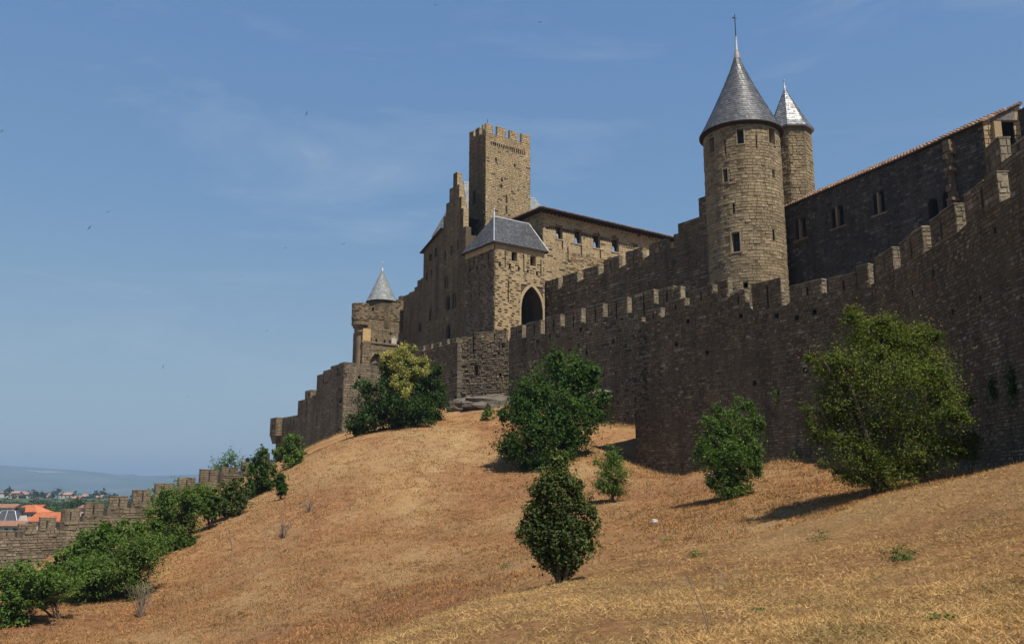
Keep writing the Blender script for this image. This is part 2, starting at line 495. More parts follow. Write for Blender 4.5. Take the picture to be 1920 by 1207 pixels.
# ------------------------------------------------------------------ terrain
CTRL_PX = [
    # foreground slope
    (1920, 1207, 7.5), (1600, 1207, 8), (1200, 1207, 9.5), (900, 1207, 11), (690, 1207, 14.5),
    (1920, 1100, 10.5), (1600, 1100, 13), (1300, 1100, 16), (1054, 1094, 20.5), (1066, 1080, 24.5), (950, 1108, 23), (985, 1116, 19.5), (820, 1158, 18.5),
    (1920, 1000, 14.5), (1700, 1000, 18.5), (1480, 1000, 27), (1250, 1000, 34),
    (1920, 930, 18.5), (1760, 930, 21), (1655, 928, 25.5), (1560, 930, 33),
    (1920, 866, 24.5), (1830, 893, 25), (1740, 915, 25),
    (1530, 872, 45), (1430, 875, 48.5), (1330, 884, 52), (1290, 890, 53.5), (1240, 898, 55.5), (1203, 888, 57.5), (1183, 862, 61),
    (1365, 940, 40), (1450, 930, 37), (1230, 980, 37), (1250, 930, 48), (1150, 942, 47), (1150, 880, 56), (1050, 1056, 32), (1120, 1020, 35.5),
    # mound
    (1180, 806, 67), (1130, 795, 71), (930, 782, 77), (860, 783, 79), (770, 797, 76), (700, 813, 72), (650, 832, 69), (600, 857, 66.5), (560, 882, 64),
    (520, 932, 60), (470, 952, 57.5), (420, 980, 55), (380, 1006, 52.5), (330, 1062, 48.5), (290, 1108, 45.5), (262, 1160, 41), (200, 1152, 42), (110, 1162, 40), (0, 1190, 37),
    (1085, 860, 59), (1020, 880, 58), (930, 840, 66), (800, 880, 60), (700, 900, 57), (600, 960, 52),
    (800, 960, 51), (700, 1000, 47), (600, 1060, 42), (500, 1080, 42), (450, 1207, 32), (250, 1207, 34), (50, 1207, 36), (600, 1207, 29),
    (900, 950, 51), (990, 960, 48), (800, 1060, 41), (900, 1060, 38.5), (960, 1040, 37.5), (700, 1120, 35), (800, 1130, 32), (900, 1100, 32.5),
    (1000, 1065, 34.5), (670, 1204, 29), (750, 1165, 31),
    # beyond the bushes, foot of the low wall
    (0, 1082, 86), (60, 1068, 88), (160, 1010, 92), (240, 985, 95), (330, 950, 98), (430, 920, 102), (500, 885, 104),
    (100, 1090, 70), (250, 1040, 70), (380, 960, 76),
]
CTRL_W = [(10, 78, 8.5), (0, 95, 12), (16, 92, 11), (-10, 105, 10.5), (-20, 112, 7), (25, 60, 2.5), (28, 40, 1.2), (30, 85, 9), (-26, 108, 3.5),
          (0, 0, -1.62), (4, 3, -1.3), (-4, 3, -2.3), (0, -6, -2.0), (-8, 0, -3.6), (10, 0, -.2), (14, 12, .5), (-14, 10, -5.0), (-6, 9, -3.0), (17, 25, 1.0), (18, 34, .9), (22, 20, 1.2),
          (-30, 30, -6.5), (-55, 70, -9), (-60, 100, -9.5), (-45, 115, -4), (30, 115, 12), (0, 118, 12), (-30, 0, -9), (30, 0, 1.5),
          (-50, 30, -10)]
DIP = [(690, 1207, 20, .9), (820, 1158, 24, .9), (955, 1106, 28, .85), (1072, 1076, 29, .7)]   # the ground falls away behind the near bank's crest
cp = np.array([P(u, v, Y)-np.array([0, 0, dz]) for u, v, Y, dz in DIP] + [P(*c) for c in CTRL_PX] + [np.array(c, float) for c in CTRL_W])

def _phi(r2): return np.where(r2 > 1e-12, .5*r2*np.log(np.maximum(r2, 1e-12)), 0)
SC = 40.0
def _tps_fit(pts, lam=2e-5):
    xy = pts[:, :2]/SC; n = len(pts)
    d2 = ((xy[:, None]-xy[None])**2).sum(-1)
    A = np.zeros((n+3, n+3)); A[:n, :n] = _phi(d2) + lam*np.eye(n)
    A[:n, n] = 1; A[:n, n+1:] = xy; A[n, :n] = 1; A[n+1:, :n] = xy.T
    b = np.zeros(n+3); b[:n] = pts[:, 2]
    return xy, np.linalg.solve(A, b)
TXY, TW = _tps_fit(cp)

def sstep(x): x = np.clip(x, 0, 1); return x*x*(3-2*x)

def vnoise(x, y, seed=0):
    """smooth value noise"""
    xi, yi = np.floor(x).astype(np.int64), np.floor(y).astype(np.int64)
    xf, yf = x-xi, y-yi
    def hsh(i, j):
        h = (i*374761393 + j*668265263 + seed*974711) & 0xffffffff
        h = ((h ^ (h >> 13))*1274126177) & 0xffffffff
        return ((h ^ (h >> 16)) & 0xffff)/65535.0
    ux, uy = xf*xf*(3-2*xf), yf*yf*(3-2*yf)
    return (hsh(xi, yi)*(1-ux)+hsh(xi+1, yi)*ux)*(1-uy) + (hsh(xi, yi+1)*(1-ux)+hsh(xi+1, yi+1)*ux)*uy

def far_z(x, y):
    d = np.hypot(x, y)
    z = -16 + 0*d
    z = z + sstep((d-420)/480)*14.0          # wooded rise with the far villas
    z = z - sstep((d-1000)/900)*30
    return z

def th(x, y, detail=True):
    x = np.atleast_1d(np.asarray(x, float)); y = np.atleast_1d(np.asarray(y, float))
    xc = np.clip(x, -58, 30); yc = np.clip(y, -6, 118)
    out = np.empty(x.shape)
    flat = np.stack([xc.ravel(), yc.ravel()], 1)/SC
    res = np.empty(len(flat))
    for i in range(0, len(flat), 20000):
        q = flat[i:i+20000]
        d2 = ((q[:, None]-TXY[None])**2).sum(-1)
        res[i:i+20000] = _phi(d2)@TW[:-3] + TW[-3] + q@TW[-2:]
    out = res.reshape(x.shape)
    dist = np.hypot(x-xc, y-yc)
    w = sstep(dist/110)
    out = out*(1-w) + far_z(x, y)*w
    if detail:
        near = 1-w
        out = out + near*(.10*(vnoise(x*.9, y*.9, 1)-.5) + .05*(vnoise(x*2.7, y*2.7, 2)-.5) + .022*(vnoise(x*7, y*7, 5)-.5))
    return out

def thz(x, y): return float(th([x], [y])[0])

def ghit(u, v, y0=6., y1=140.):
    """first point of the ground seen through a pixel"""
    r = ray(u, v); ys = np.arange(y0, y1, .15)
    xs, zs = r[0]/r[1]*ys, r[2]/r[1]*ys
    t = th(xs, ys)
    k = np.nonzero(zs <= t)[0]
    i = k[0] if len(k) else len(ys)-1
    return np.array([xs[i], ys[i], t[i]])

# ------------------------------------------------------------------ ground sheet
def axis(pts):
    out = [pts[0][0]]
    for (a, st), (b, _) in zip(pts[:-1], pts[1:]):
        n = max(1, int(round((b-a)/st))); out += list(np.linspace(a, b, n+1)[1:])
    return np.array(out)
gx = axis([(-9000, 700), (-2000, 120), (-400, 18), (-90, 2.0), (-45, .55), (-20, .30), (22, .8), (40, 12), (400, 120), (2000, 700), (9000, 1)])
gy = axis([(-60, 6), (-6, 1.0), (4, .22), (62, .35), (90, 1.2), (125, 10), (500, 25), (1400, 120), (3000, 500), (12000, 1)])
GX, GY = np.meshgrid(gx, gy)
GZ = th(GX, GY)
gv = np.stack([GX.ravel(), GY.ravel(), GZ.ravel()], 1)
nx, ny = len(gx), len(gy)
ii, jj = np.meshgrid(np.arange(nx-1), np.arange(ny-1))
q = (jj*nx+ii).ravel()
gf = np.stack([q, q+1, q+nx+1, q+nx], 1)

def ground_mat():
    m, nt, b = newmat('dry_mown_grass_ground')
    pos = geo_pos(nt)
    base = ramp(nt, noise(nt, pos, .22, 6, .62, .3), [(.30, (0.240, 0.119, 0.055)), (.44, (0.346, 0.180, 0.081)), (.58, (0.413, 0.230, 0.101)), (.72, (0.317, 0.153, 0.071))])
    big = ramp(nt, noise(nt, pos, .055, 5, .6, .4), [(.44, (0, 0, 0)), (.58, (.85, .85, .85))])
    base = mixc(nt, big, base, (.30, .155, .080))
    clump = ramp(nt, noise(nt, pos, 2.6, 7, .72, .6), [(.30, (.30, .25, .20)), (.43, (.86, .84, .82)), (.55, (1.02, 1.02, 1.02)), (.70, (1.34, 1.32, 1.24))])
    c = mixc(nt, 1.0, base, clump, 'MULTIPLY')
    fine = ramp(nt, noise(nt, pos, 13., 6, .8), [(.30, (.38, .33, .28)), (.45, (.92, .91, .9)), (.7, (1.38, 1.38, 1.34))])
    c = mixc(nt, 1.0, c, fine, 'MULTIPLY')
    mpn = N(nt, 'ShaderNodeMapping'); mpn.inputs['Scale'].default_value = (.16, .10, .1); nt.links.new(pos, mpn.inputs['Vector'])
    pale = ramp(nt, noise(nt, mpn.outputs[0], 1.0, 5, .65, .3), [(.42, (0, 0, 0)), (.62, (.7, .7, .7))])
    c = mixc(nt, pale, c, mixc(nt, 1.0, (.43, .29, .14), fine, 'MULTIPLY'))
    at = N(nt, 'ShaderNodeAttribute', attribute_name='trail')
    tm = N(nt, 'ShaderNodeMath', operation='MULTIPLY'); nt.links.new(at.outputs['Fac'], tm.inputs[0]); nt.links.new(ramp(nt, noise(nt, pos, 1.8, 4, .7), [(.35, (.05, .05, .05)), (.6, (.8, .8, .8))]), tm.inputs[1])
    c = mixc(nt, tm.outputs[0], c, (.50, .335, .165))
    # bare brown earth and a little green
    e = ramp(nt, noise(nt, pos, .55, 7, .7, .5), [(.57, (0, 0, 0)), (.68, (.75, .75, .75))])
    c = mixc(nt, e, c, (.20, .118, .068))
    gm = ramp(nt, noise(nt, pos, .8, 6, .7), [(.68, (0, 0, 0)), (.78, (.6, .6, .6))])
    c = mixc(nt, gm, c, (.13, .13, .035))
    # the far plain is scrub and fields
    sep = N(nt, 'ShaderNodeSeparateXYZ'); nt.links.new(pos, sep.inputs[0])
    ln = N(nt, 'ShaderNodeVectorMath', operation='LENGTH'); nt.links.new(pos, ln.inputs[0])
    fr = N(nt, 'ShaderNodeMapRange'); fr.inputs['From Min'].default_value = 150; fr.inputs['From Max'].default_value = 230
    nt.links.new(ln.outputs['Value'], fr.inputs['Value'])
    fld = ramp(nt, noise(nt, pos, .006, 6, .7, .3), [(.35, (.035, .06, .022)), (.52, (.06, .085, .032)), (.64, (.16, .14, .06)), (.72, (.07, .09, .035))])
    c = mixc(nt, fr.outputs[0], c, fld)
    nt.links.new(c, b.inputs['Base Color'])
    b.inputs['Roughness'].default_value = 1.0; b.inputs['Specular IOR Level'].default_value = .05
    mp = N(nt, 'ShaderNodeMapping'); mp.inputs['Scale'].default_value = (1, 1, .6); nt.links.new(pos, mp.inputs['Vector'])
    h1 = noise(nt, mp.outputs[0], 2.6, 9, .78, .6)
    bm = N(nt, 'ShaderNodeBump', Strength=1.0, Distance=.28)
    nt.links.new(h1, bm.inputs['Height'])
    bm2 = N(nt, 'ShaderNodeBump', Strength=.9, Distance=.06)
    nt.links.new(noise(nt, pos, 16, 7, .8), bm2.inputs['Height']); nt.links.new(bm.outputs[0], bm2.inputs['Normal'])
    nt.links.new(bm2.outputs[0], b.inputs['Normal'])
    return m
M['ground'] = ground_mat()
go = tag(fast_mesh('ground', gv, gf, M['ground'], smooth=True), kind='structure')
# a worn trail up the mound: a real mark on the ground, kept as a mesh attribute
tr = np.array([ghit(u, v, 30)[:2] for u, v in ((873, 812), (858, 832), (842, 851), (822, 868), (806, 890), (792, 908), (780, 928), (768, 944), (752, 966))])
seg = np.linspace(0, len(tr)-1, 160); tx, ty = np.interp(seg, range(len(tr)), tr[:, 0]), np.interp(seg, range(len(tr)), tr[:, 1])
dm = np.full(len(gv), 9e9); sel = np.nonzero((np.abs(gv[:, 0]) < 30) & (gv[:, 1] > 30) & (gv[:, 1] < 90))[0]
dm[sel] = np.sqrt(((gv[sel, None, 0]-tx)**2+(gv[sel, None, 1]-ty)**2).min(1))
att = go.data.attributes.new('trail', 'FLOAT', 'POINT'); att.data.foreach_set('value', np.exp(-(dm/.42)**2).astype(np.float32))

# ------------------------------------------------------------------ outer wall, near stretch
def lower(fr):
    return lambda a: thz(*fr.pos(a, 0)[:2]) - .7

def wall_thing(name, label, loc):
    return thing(name, label, 'wall', loc)

NA = Plane(P(1186, 600, 60), unit(P(1632, 492, 44.5)-P(1186, 600, 60)))
LA = np.linalg.norm((P(1632, 492, 44.5)-P(1186, 600, 60))[:2])
pB = NA.pos(LA, 0)
NB = Plane(pB, (-.034, -1.0))
near = wall_thing('castle_wall', 'near dark outer wall with big stepped merlons, rising behind the right-hand trees', [*NA.pos(0, 0)[:2], 1.5])
nearM = [  # u0,v0,u1,v1,crenel v at right
    ('A', 1187, 600, 1203, 593, 612), ('A', 1210, 587, 1238, 574, 598), ('A', 1248, 571, 1284, 553, 580), ('A', 1294, 548, 1336, 532, 562),
    ('A', 1345, 527, 1364, 517, 560), ('A', 1369, 552, 1396, 542, 572), ('A', 1409, 535, 1463, 516, 577), ('A', 1480, 536, 1540, 520, 552),
    ('A', 1553, 523, 1602, 506, 545), ('A', 1606, 502, 1627, 491, 533),
    ('B', 1640, 486, 1672, 458, 505), ('B', 1686, 458, 1728, 420, 472), ('B', 1743, 414, 1789, 375, 436), ('B', 1807, 366, 1868, 315, 380), ('B', 1890, 302, 1952, 250, 330)]
pA, pBm = [(-.5, NA.px(1187, 615)[1])], []
specs = []
for k, u0, v0, u1, v1, vb in nearM:
    fr = NA if k == 'A' else NB
    a, za = fr.px(u0, v0); b, zb = fr.px(u1, v1)
    zc = fr.px(u1+6, vb)[1]
    zt = .5*(za+zb)
    (pA if k == 'A' else pBm).extend([(a, zc), (b, zc)])
    specs.append((fr, a, b, zc, zt))
pA.append((LA+.01, pA[-1][1])); pBm.insert(0, (-.01, pBm[0][1]))
lb = pBm[-1][0]
for i in range(4):   # the wall runs on past the frame, towards the camera
    a = lb + 1.0 + i*3.2
    zc = specs[-1][3]; specs.append((NB, a, a+2.3, zc, specs[-1][4])); pBm.append((a+2.3, zc))
LB = pBm[-1][0] + .2; pBm.append((LB, pBm[-1][1]))
PA, PBm = Prof(pA), Prof(pBm)
mb = MB()
def putlogs(fr, pts, w=.13, h=.2):
    out = []
    for (u, v) in pts:
        a, z = fr.px(u, v); out.append((a-w/2-.02, a+w/2+.02, z-h/2, z+h/2))
    return out
hA = putlogs(NA, [(1326, 661), (1415, 718), (1510, 694), (1268, 645), (1389, 592), (1415, 584), (1456, 592), (1494, 596), (1527, 585), (1290, 602)], .22, .26)
hB = putlogs(NB, [(1750, 512), (1866, 432), (1711, 548), (1787, 585), (1838, 560)], .14, .24)
core(mb, NA, -.0, LA, lower(NA), PA, hA, 1, thick=1.8, mat_top=2)
core(mb, NB, 0, LB, lower(NB), PBm, hB, 1, thick=1.8, mat_top=2)
for fr, hs in ((NA, hA), (NB, hB)):
    for h in hs: reveal(mb, fr, h, .35, 1, 1)
stones(mb, NA, 0, LA, lower(NA), PA, c=.17, l=(.14, .42), rel=(-.01, .03), gap=.012, miss=.012, holes=hA, mat=0, jit=.016)
stones(mb, NB, 0, LB, lower(NB), PBm, c=.15, l=(.10, .32), rel=(-.012, .036), gap=.010, miss=.03, holes=hB, mat=0, jit=.024)
# return of the wall at its far end
NAr = Plane(NA.pos(0, 0) - np.array([*NA.n*14, 0]), NA.n, -NA.d)
core(mb, NAr, 0, 14, lower(NAr), PA(0.2), mat=1, thick=1.4); stones(mb, NAr, 0, 14, lower(NAr), PA(.2), mat=0)
mb.build('wall', [M['near'], M['near_core'], M['cap']], near)
for i, (fr, a, b, zc, zt) in enumerate(specs):
    merlon(near, fr, a, b, zc-.06, zt, .6, slit=(b-a > 1.0), st=dict(c=.2, l=(.2, .5), gap=.012, jit=.016))

# stub of the higher wall behind it, at the picture's right edge
SB = Plane(P(1871, 256, 37.5), (-.034, -1.0))
stub = wall_thing('castle_wall', 'short stub of inner parapet with two sunlit ends, squeezed between tiled range and near wall at far right', [*SB.pos(0, 0)[:2], 12])
zs0 = SB.px(1880, 330)[1]; zs1 = SB.px(1884, 300)[1]
mb = MB()
core(mb, SB, -1.5, 7, lower(SB), zs1, mat=1, thick=1.0, mat_top=2); stones(mb, SB, -1.5, 7, zs0-3, zs1, mat=0)
mb.build('wall', [M['near'], M['near_core'], M['cap']], stub)
a0 = SB.px(1845, 270)[0]; a1, z1 = SB.px(1872, 255)
merlon(stub, SB, a0, a1, zs1-.05, z1, .75, st=dict(c=.35))
b0, zb0 = SB.px(1889, 283); b1, zb1 = SB.px(1913, 262)
merlon(stub, SB, b0+.3, b1+1.2, zs1-.05, zb1, .75, st=dict(c=.35))

# ------------------------------------------------------------------ outer wall, middle stretch
pm = P(1185, 575, 68)
M1 = Plane(pm, -DL)
sL = M1.px(955, 625)[0]; sR = M1.px(1300, 560)[0]
M1 = Plane(M1.pos(sL, 0), -DL); L1 = sR - sL
M2d = unit((.93, -.37))
pe = M1.pos(0, 0)
tmp = Plane(pe, M2d); s2 = tmp.px(860, 635)[0]
M2 = Plane(tmp.pos(s2, 0), M2d); L2 = -s2
tmp = Plane(M2.pos(0, 0), -DL); s3 = -19.0
M3 = Plane(tmp.pos(s3, 0), -DL); L3 = -s3
mid = wall_thing('castle_wall', 'middle outer wall under the square arched tower, half sunlit, with sunlit-toned merlon ends', [*M1.pos(0, 0)[:2], 6])
midM = [(957, 615, 979, 608, 632), (988, 607, 1014, 597, 625), (1024, 597, 1051, 587, 619), (1060, 587, 1090, 577, 611), (1100, 577, 1131, 568, 604),
        (1141, 567, 1176, 555, 592), (1188, 553, 1226, 541, 586), (1236, 543, 1262, 535, 566), (1264, 540, 1276, 533, 560)]
pr = [(0, M1.px(955, 633)[1])]; sp = []
for (u0, v0, u1, v1, vb) in midM:
    a, za = M1.px(u0, v0); b, zb = M1.px(u1, v1); zc = M1.px(u1+5, vb)[1]
    pr += [(a, zc), (b, zc)]; sp.append((M1, a, b, zc, .5*(za+zb)))
pr.append((L1, pr[-1][1])); P1 = Prof(pr)
zM = P1(.3)
P2 = Prof([(0, M2.px(862, 640)[1]), (L2*.35, M2.px(890, 636)[1]), (L2, zM)])
hm1 = putlogs(M1, [(1063, 612), (1031, 630), (1008, 640), (1130, 604), (1166, 596), (1089, 617), (1100, 660), (1040, 655), (1150, 640)], .2, .22)
hm2 = putlogs(M2, [(893, 694)], .3, .9) + putlogs(M2, [(943, 649), (935, 662), (938, 703)], .16, .2)
sl = [hpx(M2, 886.5, 625, 888.5, 662), hpx(M2, 935, 640, 936.5, 652)]
hm2 += sl
mb = MB()
core(mb, M1, 0, L1, lower(M1), P1, hm1, 1, thick=1.5, mat_top=2)
core(mb, M2, 0, L2, lower(M2), P2, hm2, 1, thick=1.5, mat_top=2)
z3 = M3.px(860, 640)[1]
core(mb, M3, 0, L3, lower(M3), z3, [], 1, thick=1.2, mat_top=2)
for h in hm1: reveal(mb, M1, h, .35, 1, 1)
for h in hm2: reveal(mb, M2, h, .35, 1, 1)
stones(mb, M1, 0, L1, lower(M1), P1, c=.20, l=(.2, .5), rel=(.0, .04), gap=.018, miss=.02, holes=hm1, mat=0, jit=.014)
zb2 = M2.px(900, 742)[1]
stones(mb, M2, 0, L2, zb2, P2, c=.22, l=(.2, .55), rel=(.0, .09), gap=.028, miss=.03, holes=hm2, mat=3, jit=.025, edge=.025)
stones(mb, M2, 0, L2, lower(M2), zb2, c=.20, l=(.25, .5), rel=(.0, .03), gap=.02, mat=3)
stones(mb, M3, 0, L3, lower(M3), z3, c=.25, l=(.25, .6), rel=(.0, .05), gap=.025, mat=0)
# stone quoins of the corner pier
for z in np.arange(z3-6.5, z3-.1, .42):
    w = random.uniform(.45, .8)
    fbox(mb, M2, -.06, w*.6, z, z+.38, -.3, .11+random.random()*.04, 3)
mb.build('wall', [M['mid'], M['mid_core'], M['cap'], M['low']], mid)
for (fr, a, b, zc, zt) in sp:
    merlon(mid, fr, a, b, zc-.06, zt, .7, ('mid', 'mid_core', 'cap'), slit=(b-a > 1.4))
zm = M2.px(905, 617)[1]
for (u0, u1, v) in ((866, 886, 632), (892, 925, 622), (928, 949, 617)):
    a, b = M2.px(u0, v)[0], M2.px(u1, v)[0]
    merlon(mid, M2, a, b, P2(.5*(a+b))-.12, max(M2.px(.5*(u0+u1), v)[1], P2(.5*(a+b))+.25), .7, ('mid', 'mid_core', 'cap'), slit=False)
for k in range(5):
    a = L3 - .4 - 1.55*k
    merlon(mid, M3, a-1.15, a, z3-.06, z3+.45, .6, ('mid', 'mid_core', 'cap'))

# ------------------------------------------------------------------ inner curtain wall
tmp = Plane(P(1030, 525, 96), -DL); si = tmp.px(1019, 530)[0]
IC = Plane(tmp.pos(si, 0), -DL)
LI = IC.px(1332, 400)[0]
inner = wall_thing('castle_wall', 'inner curtain wall climbing from square arched tower to tall round tower, weedy dark stone', [*IC.pos(0, 0)[:2], 12])
icM = [(1021, 528, 1047, 521, 541), (1055, 519, 1083, 508, 527), (1094, 508, 1122, 493, 514), (1132, 489, 1161, 478, 501), (1173, 474, 1205, 462, 485), (1217, 459, 1250, 446, 467)]
pr = [(0, IC.px(1021, 543)[1])]; sp = []
for (u0, v0, u1, v1, vb) in icM:
    a, za = IC.px(u0, v0); b, zb = IC.px(u1, v1); zc = IC.px(u1+4, vb)[1]
    pr += [(a, zc), (b, zc)]; sp.append((a, b, zc, .5*(za+zb)))
u2, u3, u4 = IC.px(1263, 440), IC.px(1271, 420), IC.px(1311, 408)
pr += [(u2[0], pr[-1][1]), (u2[0], u2[1]), (u3[0], u2[1]), (u3[0], u3[1]), (u4[0], u3[1]), (u4[0], IC.px(1316, 370)[1]), (LI, IC.px(1316, 370)[1])]
PI_ = Prof(pr)
mb = MB()
core(mb, IC, 0, LI, 9, PI_, [], 1, thick=1.4, mat_top=2)
stones(mb, IC, 0, LI, 13, PI_, c=.25, l=(.3, .8), rel=(.0, .10), gap=.035, miss=.05, mat=0, jit=.03, edge=.02)
mb.build('wall', [M['near'], M['near_core'], M['cap']], inner)
for (a, b, zc, zt) in sp:
    merlon(inner, IC, a, b, zc-.06, zt, .7, ('near', 'near_core', 'cap'), slit=True, st=dict(rel=(.0, .08), miss=.04))

# ------------------------------------------------------------------ generic block of masonry
def block(C, wR, wL, z0, zR, zL=None, hR=(), hL=(), stR=None, stL=None, mats=None, zs=None, root=None, name='wall', closed=True, cut=()):
    """four-sided building shell with corner C nearest the camera; right face along DR, left face along DL"""
    zL = zR if zL is None else zL
    FR = Plane(C, DR, NR); FLp = Plane(np.array(C[:2]) + DL*wL, -DL, NL)
    mb = MB()
    core(mb, FR, 0, wR, z0, zR, hR, 1); core(mb, FLp, 0, wL, z0, zL, hL, 1)
    zs = z0 if zs is None else zs
    if stR is not None: stones(mb, FR, 0, wR, zs, zR, holes=hR, mat=0, **stR)
    if stL is not None: stones(mb, FLp, 0, wL, zs, zL, holes=hL, mat=2 if mats and len(mats) > 2 else 0, **stL)  # third material darkens the left face, shade put into its stone
    for h in cut: reveal(mb, FR, h, .3, 1, 1)
    if closed:
        C2 = np.array(C[:2])
        q = [C2, C2+DR*wR, C2+DR*wR+DL*wL, C2+DL*wL]
        zt = (zR if not callable(zR) else max(zR(a) for a in np.linspace(0, wR, 20)))
        zt = zt - .02
        mb.quad((*q[1], z0), (*q[2], z0), (*q[2], zt), (*q[1], zt), 1)
        mb.quad((*q[2], z0), (*q[3], z0), (*q[3], zt), (*q[2], zt), 1)
        mb.quad((*q[0], zt), (*q[1], zt), (*q[2], zt), (*q[3], zt), 1)
    o = mb.build(name, mats, root)
    return FR, FLp, o

def blk_px(uC, vC, Y, uR, uL, vR=None, vL=None):
    C = P(uC, vC, Y)
    FR = Plane(C, DR, NR); FLt = Plane(C, DL, NL)
    wR = FR.px(uR, vR or vC)[0]; wL = FLt.px(uL, vL or vC)[0]
    return C, wR, wL

def small_holes(fr, u0, v0, u1, v1, n, w, h):
    out = []
    for i in range(n):
        t = i/(n-1); a, z = fr.px(u0+(u1-u0)*t, v0+(v1-v0)*t)
        out.append((a-w/2, a+w/2, z-h/2, z+h/2))
    return out

def slate_quad(mb, A, B, C, D, row=.28, tw=.24, m=0, mbase=None):
    """A,B eave; C,D ridge (D above A)"""
    A, B, C, D = [np.array(x, float) for x in (A, B, C, D)]
    nrm = np.cross(B-A, D-A); nrm = unit(nrm)
    if nrm[2] < 0: nrm = -nrm
    mb.quad(A, B, C, D, m if mbase is None else mbase)
    Ls = max(np.linalg.norm(D-A), np.linalg.norm(C-B)); n = max(1, int(Ls/row))
    for i in range(n):
        t0, t1 = i/n, min(1, (i+1.25)/n)
        l0, r0, l1, r1 = A+(D-A)*t0, B+(C-B)*t0, A+(D-A)*t1, B+(C-B)*t1
        W = np.linalg.norm(r0-l0); k = max(1, int(W/tw)); of = (i % 2)*.5
        for j in range(-1, k+1):
            q0, q1 = max(0, (j+of+.03)/k), min(1, (j+of+.97)/k)
            if q1-q0 < .15/k: continue
            a = nrm*(.018+random.random()*.03); b = nrm*(.018+random.random()*.03); c = nrm*.006
            p0, p1, p2, p3 = l0+(r0-l0)*q0, l0+(r0-l0)*q1, l1+(r1-l1)*q1, l1+(r1-l1)*q0
            mb.add([p0+a, p1+b, p2+c, p3+c, p0, p1], [(0, 1, 2, 3), (4, 5, 1, 0)], m)

def slate_cone(mb, c, prof, row=.3, tw=.26, m=0, n=48, f0=0, f1=2*math.pi):
    """prof: [(r,z)...] from eave to apex"""
    mb.lathe(c, prof, n, m)
    L = [0]
    for (r0, z0), (r1, z1) in zip(prof[:-1], prof[1:]): L.append(L[-1]+math.hypot(r1-r0, z1-z0))
    rad = lambda t: np.interp(t, L, [p[0] for p in prof]); zz = lambda t: np.interp(t, L, [p[1] for p in prof])
    nr = int(L[-1]/row)
    for i in range(nr):
        t0, t1 = i*row, min(L[-1], (i+1.25)*row)
        r0, r1, z0, z1 = rad(t0), rad(t1), zz(t0), zz(t1)
        k = max(8, int(2*math.pi*r0/tw)); of = (i % 2)*.5 + random.random()*.1
        s = unit((z1-z0, r0-r1)) if t1 > t0 else (1, 0)
        for j in range(k):
            a0, a1 = (j+of+.03)/k*2*math.pi, (j+of+.97)/k*2*math.pi
            if r1 < .03: continue
            def pt(a, r, z, o): return (c[0]+(r+s[0]*o)*math.cos(a), c[1]+(r+s[0]*o)*math.sin(a), z+s[1]*o)
            oa, ob = .016+random.random()*.028, .016+random.random()*.028
            mb.add([pt(a0, r0, z0, oa), pt(a1, r0, z0, ob), pt(a1, r1, z1, .006), pt(a0, r1, z1, .006), pt(a0, r0, z0, 0), pt(a1, r0, z0, 0)],
                   [(0, 1, 2, 3), (4, 5, 1, 0)], m)

ROUGH = dict(c=.125, l=(.30, .62), rel=(.075, .09), gap=.006, miss=.6, jit=.003, edge=.004, dash=True)
PLAINST = dict(c=.26, l=(.3, .7), rel=(.0, .035), gap=.02, jit=.012)

# ------------------------------------------------------------------ square arched tower with slate hip roof
C, wR, wL = blk_px(928, 455, 92, 1020, 873, 472, 463)
gate = thing('square_tower', 'square stone tower with slate hipped roof and tall pointed arch, in front of the watchtower', 'tower', [*C[:2], 12])
FR = Plane(C, DR, NR); FLp = Plane(C[:2]+DL*wL, -DL, NL)
ze = FR.px(928, 453)[1]
arch = hpx(FR, 976.5, 537, 1017, 606); arch = (arch[0], min(arch[1], wR-.12), arch[2]-3.5, FR.px(997, 537)[1])
wr = [hpx(FR, 958.5, 471, 969, 490), hpx(FR, 993.5, 480, 1004, 499)]
slR = [hpx(FR, u-.7, v0, u+.7, v1) for u, v0, v1 in ((952.5, 528, 566), (946.5, 470, 501), (981.5, 479, 510), (1013.5, 487, 517))]
pl = [(lambda a, z: (a-.11, a+.11, z-.16, z+.16))(*FR.px(u, v)) for u, v in ((936.5, 496), (955, 500), (972, 504), (989, 509), (1006, 513))]
wl = [hpx(FLp, 899, 467, 908, 487)]
slL = [hpx(FLp, u-.7, v0, u+.7, v1) for u, v0, v1 in ((899, 530, 561), (890, 473, 500), (917, 468, 498))]
plL = [(lambda a, z: (a-.11, a+.11, z-.16, z+.16))(*FLp.px(u, v)) for u, v in ((882, 506), (895, 503), (909, 500), (921, 497))]
zb = FR.px(928, 466)[1]
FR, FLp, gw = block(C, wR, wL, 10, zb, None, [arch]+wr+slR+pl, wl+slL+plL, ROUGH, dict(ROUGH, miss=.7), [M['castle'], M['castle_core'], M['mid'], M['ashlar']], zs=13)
gw.parent = gate; gw.location = -np.array(gate.location)
mb = MB()   # smooth band under the eaves, with the windows' heads cut in by the stones below
for f, w in ((FR, wR), (FLp, wL)):
    core(mb, f.shifted(.075), 0, w, zb, ze, [], 0); stones(mb, f.shifted(.07), 0, w, zb, ze, c=.3, l=(.4, .9), rel=(0, .012), gap=.012, mat=0)
    p, q = f.pos(0, zb, .075), f.pos(w, zb, .075)
    mb.quad(f.pos(0, zb, -.1), f.pos(w, zb, -.1), q, p, 0)
mb.build('cornice_band', [M['ashlar']], gate)
a = window(gate, FR, arch, 5.5, 'pointed', name='arch_opening', mats=M['near_core'])  # dark jambs paint in the shade inside the arch
am = MB()
cv = arch_curve(arch, 'pointed', 10)
full = [(arch[0], arch[2])] + cv + [(arch[1], arch[2])]
mx = .5*(arch[0]+arch[1])
